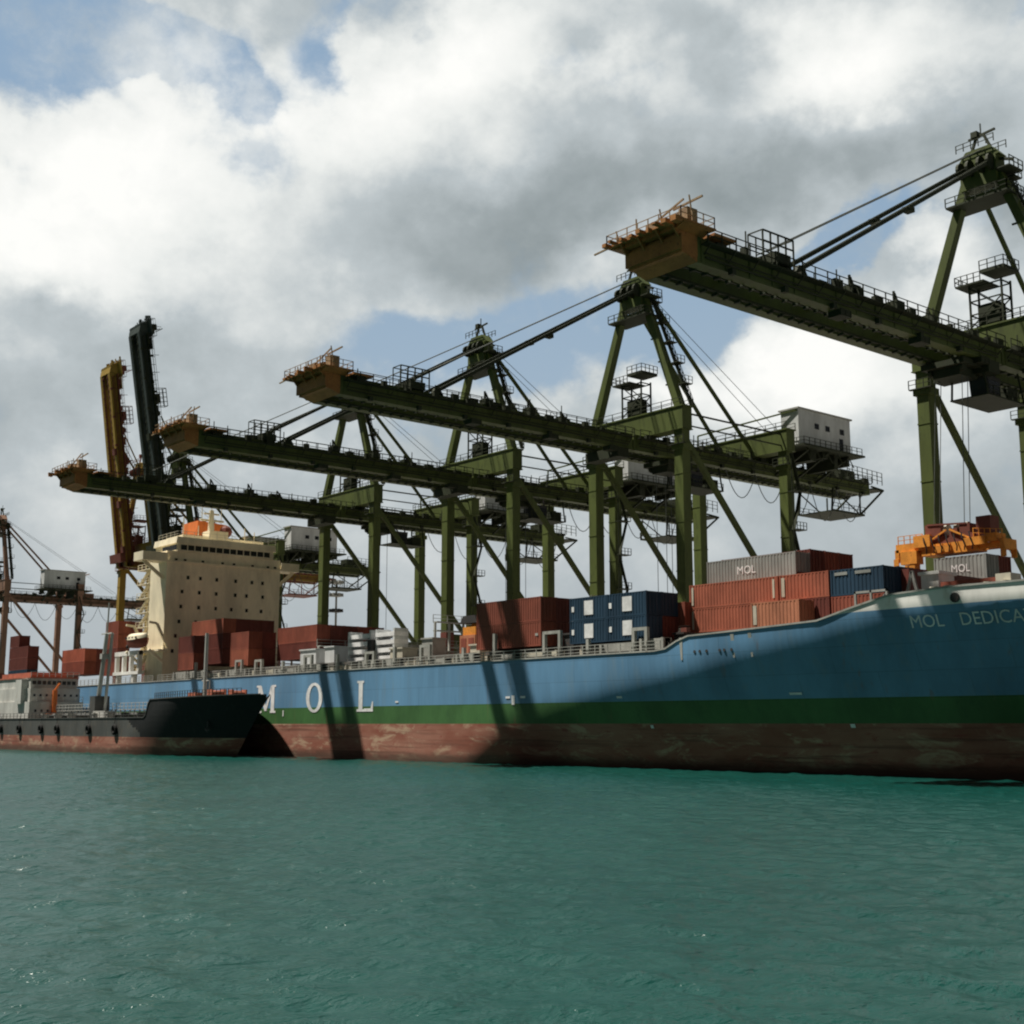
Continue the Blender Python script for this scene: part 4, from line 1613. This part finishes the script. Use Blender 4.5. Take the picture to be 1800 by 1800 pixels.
CR = [(-73.65, 'nearest green quay crane, its lowered boom with a rusty orange tip crossing the upper right'),
      (-131.25, 'green quay crane with lowered boom whose mast top sits just under the nearest boom tip'),
      (-169.2, 'green quay crane third from the right, its mast rising alone between two longer booms'),
      (-210.6, 'green quay crane with the lowest of the lowered booms, passing behind the cream ship house')]
GP = ('crane_green', 'crane_dark')
crane(CR[0][0], CR[0][1], GP, trolley_y=124.5, seed=1)
crane(CR[1][0], CR[1][1], GP, trolley_y=139.5, seed=2)
crane(CR[2][0], CR[2][1], GP, trolley_y=141.0, seed=3)
crane(CR[3][0], CR[3][1], GP, trolley_y=140.0, seed=4)
crane(-289.0, 'slate green quay crane with upright raised boom, the taller one above the cream ship house', ('crane_green', 'crane_dark', 'crane_slate', 'crane_slate'), True, 142.0, 5, 80.5, 72.0)
crane(-311.5, 'ochre and rust coloured quay crane with upright raised boom', ('crane_ochre', 'crane_maroon', 'crane_ochre', 'crane_ochre'), True, 142.0, 6, 82.0)
crane(-420.0, 'brown quay crane at the far left edge with grey machine house and long girder', ('crane_brown', 'crane_dark', 'crane_brown', 'crane_brown'), False, 128.0, 7, house_dy=-15.0)


def spreader():
    """telescopic spreader with its head block hanging from the nearest crane"""
    t = thing('cargo_spreader', 'orange spreader with red head block hanging on ropes above the short grey container', 'spreader', (-73.65, 121.0, 22.25))
    m = MB()
    m.box(-3.2, 3.2, .1, 2.3, .35, 1.5)
    for s in (-1, 1):
        m.box(min(s * 3.2, s * 6.0), max(s * 3.2, s * 6.0), .55, .95, .5, 1.1)
        m.box(min(s * 3.2, s * 6.0), max(s * 3.2, s * 6.0), 1.5, 1.9, .5, 1.1)
        m.box(s * 6.2 - .25, s * 6.2 + .25, 0, 2.44, .2, 1.3)
        for y in (.05, 2.15):
            m.box(s * 6.2 - .2, s * 6.2 + .2, y, y + .25, -.1, .2)
            m.prism([(s * 6.3 - .3, -.6), (s * 6.3 + .3, -.6), (s * 6.3 + .3, .3), (s * 6.3 - .3, .3)], 'y', y - .12, y)
    m.box(-6.3, -3.0, .0, 2.3, 1.0, 1.9)
    m.box(-4.0, -2.0, -.15, 1.2, 1.3, 2.6)
    m.box(-5.6, -3.6, -.3, 1.0, -.4, .99)
    m.box(-4.6, -3.9, -.25, .8, -1.3, -.4)
    m.box(-1.6, .4, -.12, .08, .5, 1.25)
    m.box(2.0, 4.4, -.2, .5, .9, 1.75)
    m.box(4.4, 5.6, .1, 1.9, 1.12, 2.0)
    m.rail((-6.0, .05, 1.9), (-3.0, .05, 1.9), .9, .7, .06)
    m.rail((3.0, .1, 1.75), (6.2, .1, 1.3), 1.0, .7, .06)
    m.beam((-3.0, .2, 1.5), (-.2, .2, 2.9), .16)
    m.beam((3.0, .2, 1.5), (.2, .2, 2.9), .16)
    m.build('telescopic_frame', M['spreader_orange'], t)
    m = MB()
    for k in range(7):
        x = -2.8 + k * .9
        m.path([(x, -.05, 2.4), (x + .25, -.35, 1.7), (x + .5, -.3, 1.0), (x + .3, -.1, .5)], .07, 5)
    m.build('hydraulic_hose', M['rubber'], t)
    m = MB()
    m.box(-2.9, 2.9, .35, 2.05, 1.52, 2.35)
    m.box(-2.9, -1.2, .5, 1.9, 2.35, 3.7)
    m.box(1.2, 2.4, .5, 1.9, 2.35, 3.4)
    m.box(3.3, 4.9, .2, 2.0, 2.01, 3.9)
    m.box(-2.2, -.9, .3, 2.1, 2.4, 3.2)
    m.box(.1, 1.0, .35, 1.2, 2.36, 3.0)
    m.beam((-2.6, .5, 3.7), (2.0, .5, 3.4), .18)
    m.build('head_block', M['crane_maroon'], t)
    for x in (-2.0, -.6, .6, 1.8):
        m = MB()
        m.tube((x - .15, 1.2, 3.0), (x + .15, 1.2, 3.0), .65, 14)
        m.build('sheave', M['steel_cream'], t)
    m = MB()
    for x in (-1.9, 1.7):
        for y in (.7, 1.8):
            m.tube((x, y, 3.4), (x * .9, y + 1.6, 20.4), .045, 5)
    m.build('hoist_rope', M['rope'], t)


spreader()


# ------------------------------------------------------------------ bunker tanker alongside
TY, TB = 90.4, 6.1


def thalf(X, z):
    b = TB
    xb = -172.6 + 0.98 * max(z, 0) ** 1.02            # raked stem
    x0 = -206 + 2.5 * z
    if X > x0:
        t = min(1, (X - x0) / (xb - x0))
        b *= max(0, 1 - t ** 2.3)
    if X < -268:
        b *= 1 - .3 * ((-268 - X) / 10) ** 2
    return max(b, .02)


def ttop(X):
    if X < -191.4:
        return 5.75
    if X < -190.2:
        return 5.75 + (X + 191.4) / 1.2 * 2.75
    return 8.5 + (X + 190.2) / 30.0 * 0.55


tanker = thing('bunker_tanker', 'small bunker tanker with black bow and grey house moored alongside the big ship', 'tanker', (0, 0, 0))


def build_tanker():
    xs = [-276 + 3 * i for i in range(26)]
    x = xs[-1]
    while x < -163.8:
        x += .7
        xs.append(min(x, -163.7))
    mb = MB()
    for side in (-1, 1):
        rows = []
        for X in xs:
            zt = ttop(X)
            z = [-2, 0, 1.4, 2.75, 3.5] + [3.5 + (zt - 3.5) * (i + 1) / 6 for i in range(6)]
            rr = []
            for zz in z:
                xx = min(X, -172.6 + .98 * max(zz, 0) ** 1.02)
                rr.append((xx, TY + side * thalf(xx, zz), zz))
            rows.append(rr)
        n = len(rows[0])
        o = len(mb.v)
        for r in rows:
            mb.v += r
        for i in range(len(rows) - 1):
            for j in range(n - 1):
                a = o + i * n + j
                mb.f.append((a, a + n, a + n + 1, a + 1))
                dark = xs[i] > -193.0 - (j - 2) * 0.8
                mb.m.append(0 if j < 3 else (1 if dark else 2))
        if side == -1:
            f0 = rows[0]
        else:
            oo = len(mb.v)
            mb.v += f0 + rows[0]
            for j in range(n - 1):
                mb.f.append((oo + j, oo + j + 1, oo + n + j + 1, oo + n + j))
                mb.m.append(0 if j < 3 else 2)
    mb.build('hull', [M['hull_red'], M['tanker_black'], M['tanker_grey']], tanker)
    d = MB()
    for a, b in zip(xs, xs[1:]):
        if b > -164.9:
            break
        za, zb_ = ttop(a) - .45, ttop(b) - .45
        d.add([(a, TY - thalf(a, za), za), (b, TY - thalf(b, zb_), zb_), (b, TY + thalf(b, zb_), zb_), (a, TY + thalf(a, za), za)], [(0, 1, 2, 3)])
    d.box(-190.9, -190.7, TY - 6, TY + 6, 5.4, 7.7)
    d.build('deck', M['deck_grey'], tanker)
    # bulwark cap
    e = MB()
    for a, b in zip(xs, xs[1:]):
        if b > -164.6:
            break
        e.beam((a, TY - thalf(a, ttop(a)), ttop(a) + .05), (b, TY - thalf(b, ttop(b)), ttop(b) + .05), .22, .14)
    e.build('gunwale', M['tanker_grey'], tanker)
    # house aft: its front looks forward over the cargo deck
    b = MB()
    b.box(-275, -246.0, 85.2, 95.6, 5.3, 9.0)
    b.box(-274, -247.0, 85.6, 95.2, 9.0, 11.6)
    b.box(-272, -248.0, 85.9, 94.9, 11.6, 13.5)
    b.box(-252.5, -249.2, 84.6, 85.88, 8.6, 13.2)
    b.build('deckhouse', M['tanker_white'], tanker)
    b = MB()
    b.box(-272.3, -247.6, 85.7, 95.1, 13.5, 13.75)
    b.box(-268, -251.0, 87.0, 93.8, 13.75, 14.7)
    b.build('house_roof', M['tanker_roof'], tanker)
    b = MB()
    b.rail((-247.3, 85.7, 13.75), (-247.3, 95.0, 13.75), 1.0, 1.1, .07)
    b.rail((-246.1, 85.3, 9.0), (-246.1, 95.5, 9.0), 1.0, 1.3, .07)
    b.build('house_railing', M['tanker_white'], tanker)
    for i in range(9):
        y = 86.6 + i * .96
        f = MB()
        f.box(-248.0 + .003, -247.94, y - .36, y + .36, 12.3, 13.0)
        f.build('bridge_window', M['glass_dark'], tanker)
    for z, x, n in ((10.2, -247.0, 8), (7.3, -246.0, 8)):
        for i in range(n):
            y = 86.4 + i * 8.2 / (n - 1)
            f = MB()
            f.box(x + .003, x + .06, y - .2, y + .2, z - .25, z + .25)
            f.build('window', M['glass_dark'], tanker)
    b = MB()
    b.box(-245.9, -245.3, 89.4, 90.2, 5.3, 11.2)
    b.beam((-245.6, 89.8, 11.2), (-243.4, 89.8, 12.4), .3)
    b.box(-245.9, -244.6, 88.2, 89.3, 5.3, 6.8)
    b.build('davit', M['funnel_orange'], tanker)
    # foremost derrick masts
    m = MB()
    m.tube((-182.8, 90, 7.5), (-182.8, 90, 18.7), .34, 10, r2=.26)
    m.beam((-183.8, 90, 11.4), (-181.6, 90, 11.4), .18)
    m.tube((-181.3, 90, 8), (-181.3, 90, 11.4), .12, 6)
    m.build('fore_mast', M['tanker_white'], tanker)
    m = MB()
    m.tube((-220.4, 88, 5.4), (-217.3, 88, 20.5), .42, 10, r2=.34)
    m.tube((-217.3, 88, 20.5), (-217.0, 88, 25.8), .15, 8)
    m.tube((-218.8, 88.8, 5.4), (-216.9, 88.8, 20.5), .28, 8)
    m.beam((-219.6, 88, 20.4), (-215.0, 88, 20.4), .2)
    m.box(-218.5, -217.5, 87.4, 88.6, 16.0, 16.9)
    m.build('derrick_mast', M['tanker_white'], tanker)
    m = MB()
    m.box(-221.0, -218.6, 87, 89.6, 5.3, 9.6)
    m.build('mast_house', M['tanker_grey'], tanker)
    # cargo deck: pipes, catwalk, hatches
    m = MB()
    for y, z, r in ((87.6, 6.3, .18), (88.3, 6.3, .18), (89.0, 6.5, .22), (92.2, 6.4, .2)):
        m.tube((-244, y, z), (-191.5, y, z), r, 8)
    for x in range(-242, -192, 4):
        m.box(x - .1, x + .1, 87.2, 92.6, 5.3, 6.1)
    m.build('cargo_pipe', M['tanker_grey'], tanker)
    m = MB()
    m.box(-245, -191, 90.0, 91.2, 7.2, 7.3)
    m.rail((-245, 90.0, 7.3), (-191, 90.0, 7.3), 1.1, 1.6, .07)
    for x in range(-243, -191, 4):
        m.box(x - .08, x + .08, 90.1, 90.3, 5.3, 7.2)
        m.box(x - .08, x + .08, 90.9, 91.1, 5.3, 7.2)
    m.build('catwalk', M['tanker_white'], tanker)
    for x in (-241.0, -234.5, -228.0, -216.5, -210.5, -204.5, -198.0):
        m = MB()
        m.tube((x, 86.6, 5.3), (x, 86.6, 6.5), .7, 12)
        m.tube((x, 86.6, 6.5), (x, 86.6, 6.65), .85, 12)
        m.build('tank_hatch', M['tanker_white'] if x < -205 else M['tanker_grey'], tanker)
    m = MB()
    m.rail((-268, 84.45, 5.8), (-192, 84.45, 5.8), 1.0, 2.0, .06, 2)
    for a, b in zip(xs, xs[1:]):
        if -189 < a and b < -167.4:
            pa = (a, TY - thalf(a, ttop(a)) + .1, ttop(a) + .1)
            pb = (b, TY - thalf(b, ttop(b)) + .1, ttop(b) + .1)
            m.rail(pa, pb, .9, 1.4, .06, 2)
    m.build('railing', M['tanker_grey'], tanker)
    for y in (88.6, 92.0):
        m = MB()
        m.tube((-176, y - .99, 9.2), (-176, y + .99, 9.2), .55, 12)
        m.box(-176.8, -175.2, y - 1.2, y - 1.0, 8.0, 9.9)
        m.box(-176.8, -175.2, y + 1.0, y + 1.2, 8.0, 9.9)
        m.build('anchor_windlass', M['tanker_roof'], tanker)
    m = MB()
    m.box(-186.5, -184.0, 89.0, 91.6, 7.6, 9.6)
    m.build('bow_locker', M['tanker_roof'], tanker)
    # anchor
    m = MB()
    c = Vector((-175, TY - thalf(-175, 5.2) - .15, 5.2))
    m.beam(c, c + Vector((0, 0, -1.4)), .22)
    m.beam(c + Vector((-.7, 0, -1.1)), c + Vector((0, 0, -1.5)), .24)
    m.beam(c + Vector((.7, 0, -1.1)), c + Vector((0, 0, -1.5)), .24)
    m.build('anchor', M['steel_dark'], tanker)
    # small motor on deck
    m = MB()
    m.box(-217.8, -212.5, 86.4, 88.4, 5.3, 7.0)
    m.build('pump_house', M['tanker_white'], tanker)
    m = MB()
    m.box(-206.5, -203, 92.5, 94.5, 5.3, 7.4)
    m.build('pump_house', M['tanker_white'], tanker)


build_tanker()


def fenders():
    mesh = None
    lab = ['leftmost black tyre fender on the grey tanker side', 'tyre fender below the tanker house front edge',
           'tyre fender just forward of the tanker house front', 'tyre fender on the tanker side left of the slanted mast',
           'tyre fender on the tanker side right of the slanted mast', 'tyre fender on the grey tanker side nearest to the black bow']
    for i, x in enumerate((-258.0, -247.5, -236.0, -228.0, -213.5, -202.5)):
        if mesh is None:
            m = MB()
            n, k = 18, 8
            for a in range(n):
                for b in range(k):
                    A, Bq = 2 * math.pi * a / n, 2 * math.pi * b / k
                    m.v.append(((.62 + .26 * math.cos(Bq)) * math.cos(A), .26 * math.sin(Bq), (.62 + .26 * math.cos(Bq)) * math.sin(A)))
            for a in range(n):
                for b in range(k):
                    m.f.append((a * k + b, ((a + 1) % n) * k + b, ((a + 1) % n) * k + (b + 1) % k, a * k + (b + 1) % k))
                    m.m.append(0)
            m.tube((0, 0, .7), (0, .15, 2.3), .04, 5)
            mesh = m.mesh('tyre_fender', M['rubber'])
        o = bpy.data.objects.new('tyre_fender', mesh)
        COL.objects.link(o)
        o.location = (x, TY - TB - .29, 3.9)
        tag(o, lab[i], 'fender', 'tyre fenders along the tanker')


fenders()


def light_mast(x, y, top, label):
    t = thing('light_mast', label, 'light mast', (x, y, QZ))
    m = MB()
    m.tube((0, 0, 0), (0, 0, top - QZ), .45, 10, r2=.25)
    m.build('mast', M['steel_pale'], t)
    for z in (top - 1.0, top - 4.6, top - 9.0):
        m = MB()
        m.box(-1.5, 1.5, -1.5, 1.5, z - QZ, z + .2 - QZ)
        for a in range(6):
            c, q = math.cos(a * math.pi / 3), math.sin(a * math.pi / 3)
            m.box(1.5 * c - .35, 1.5 * c + .35, 1.5 * q - .35, 1.5 * q + .35, z + .22 - QZ, z + .9 - QZ)
        m.build('lamp_ring', M['steel_pale'] if z > top - 8 else M['steel_dark'], t)


light_mast(-306.8, 190.0, 44.8, 'slim pale light mast standing far behind between two green crane legs')
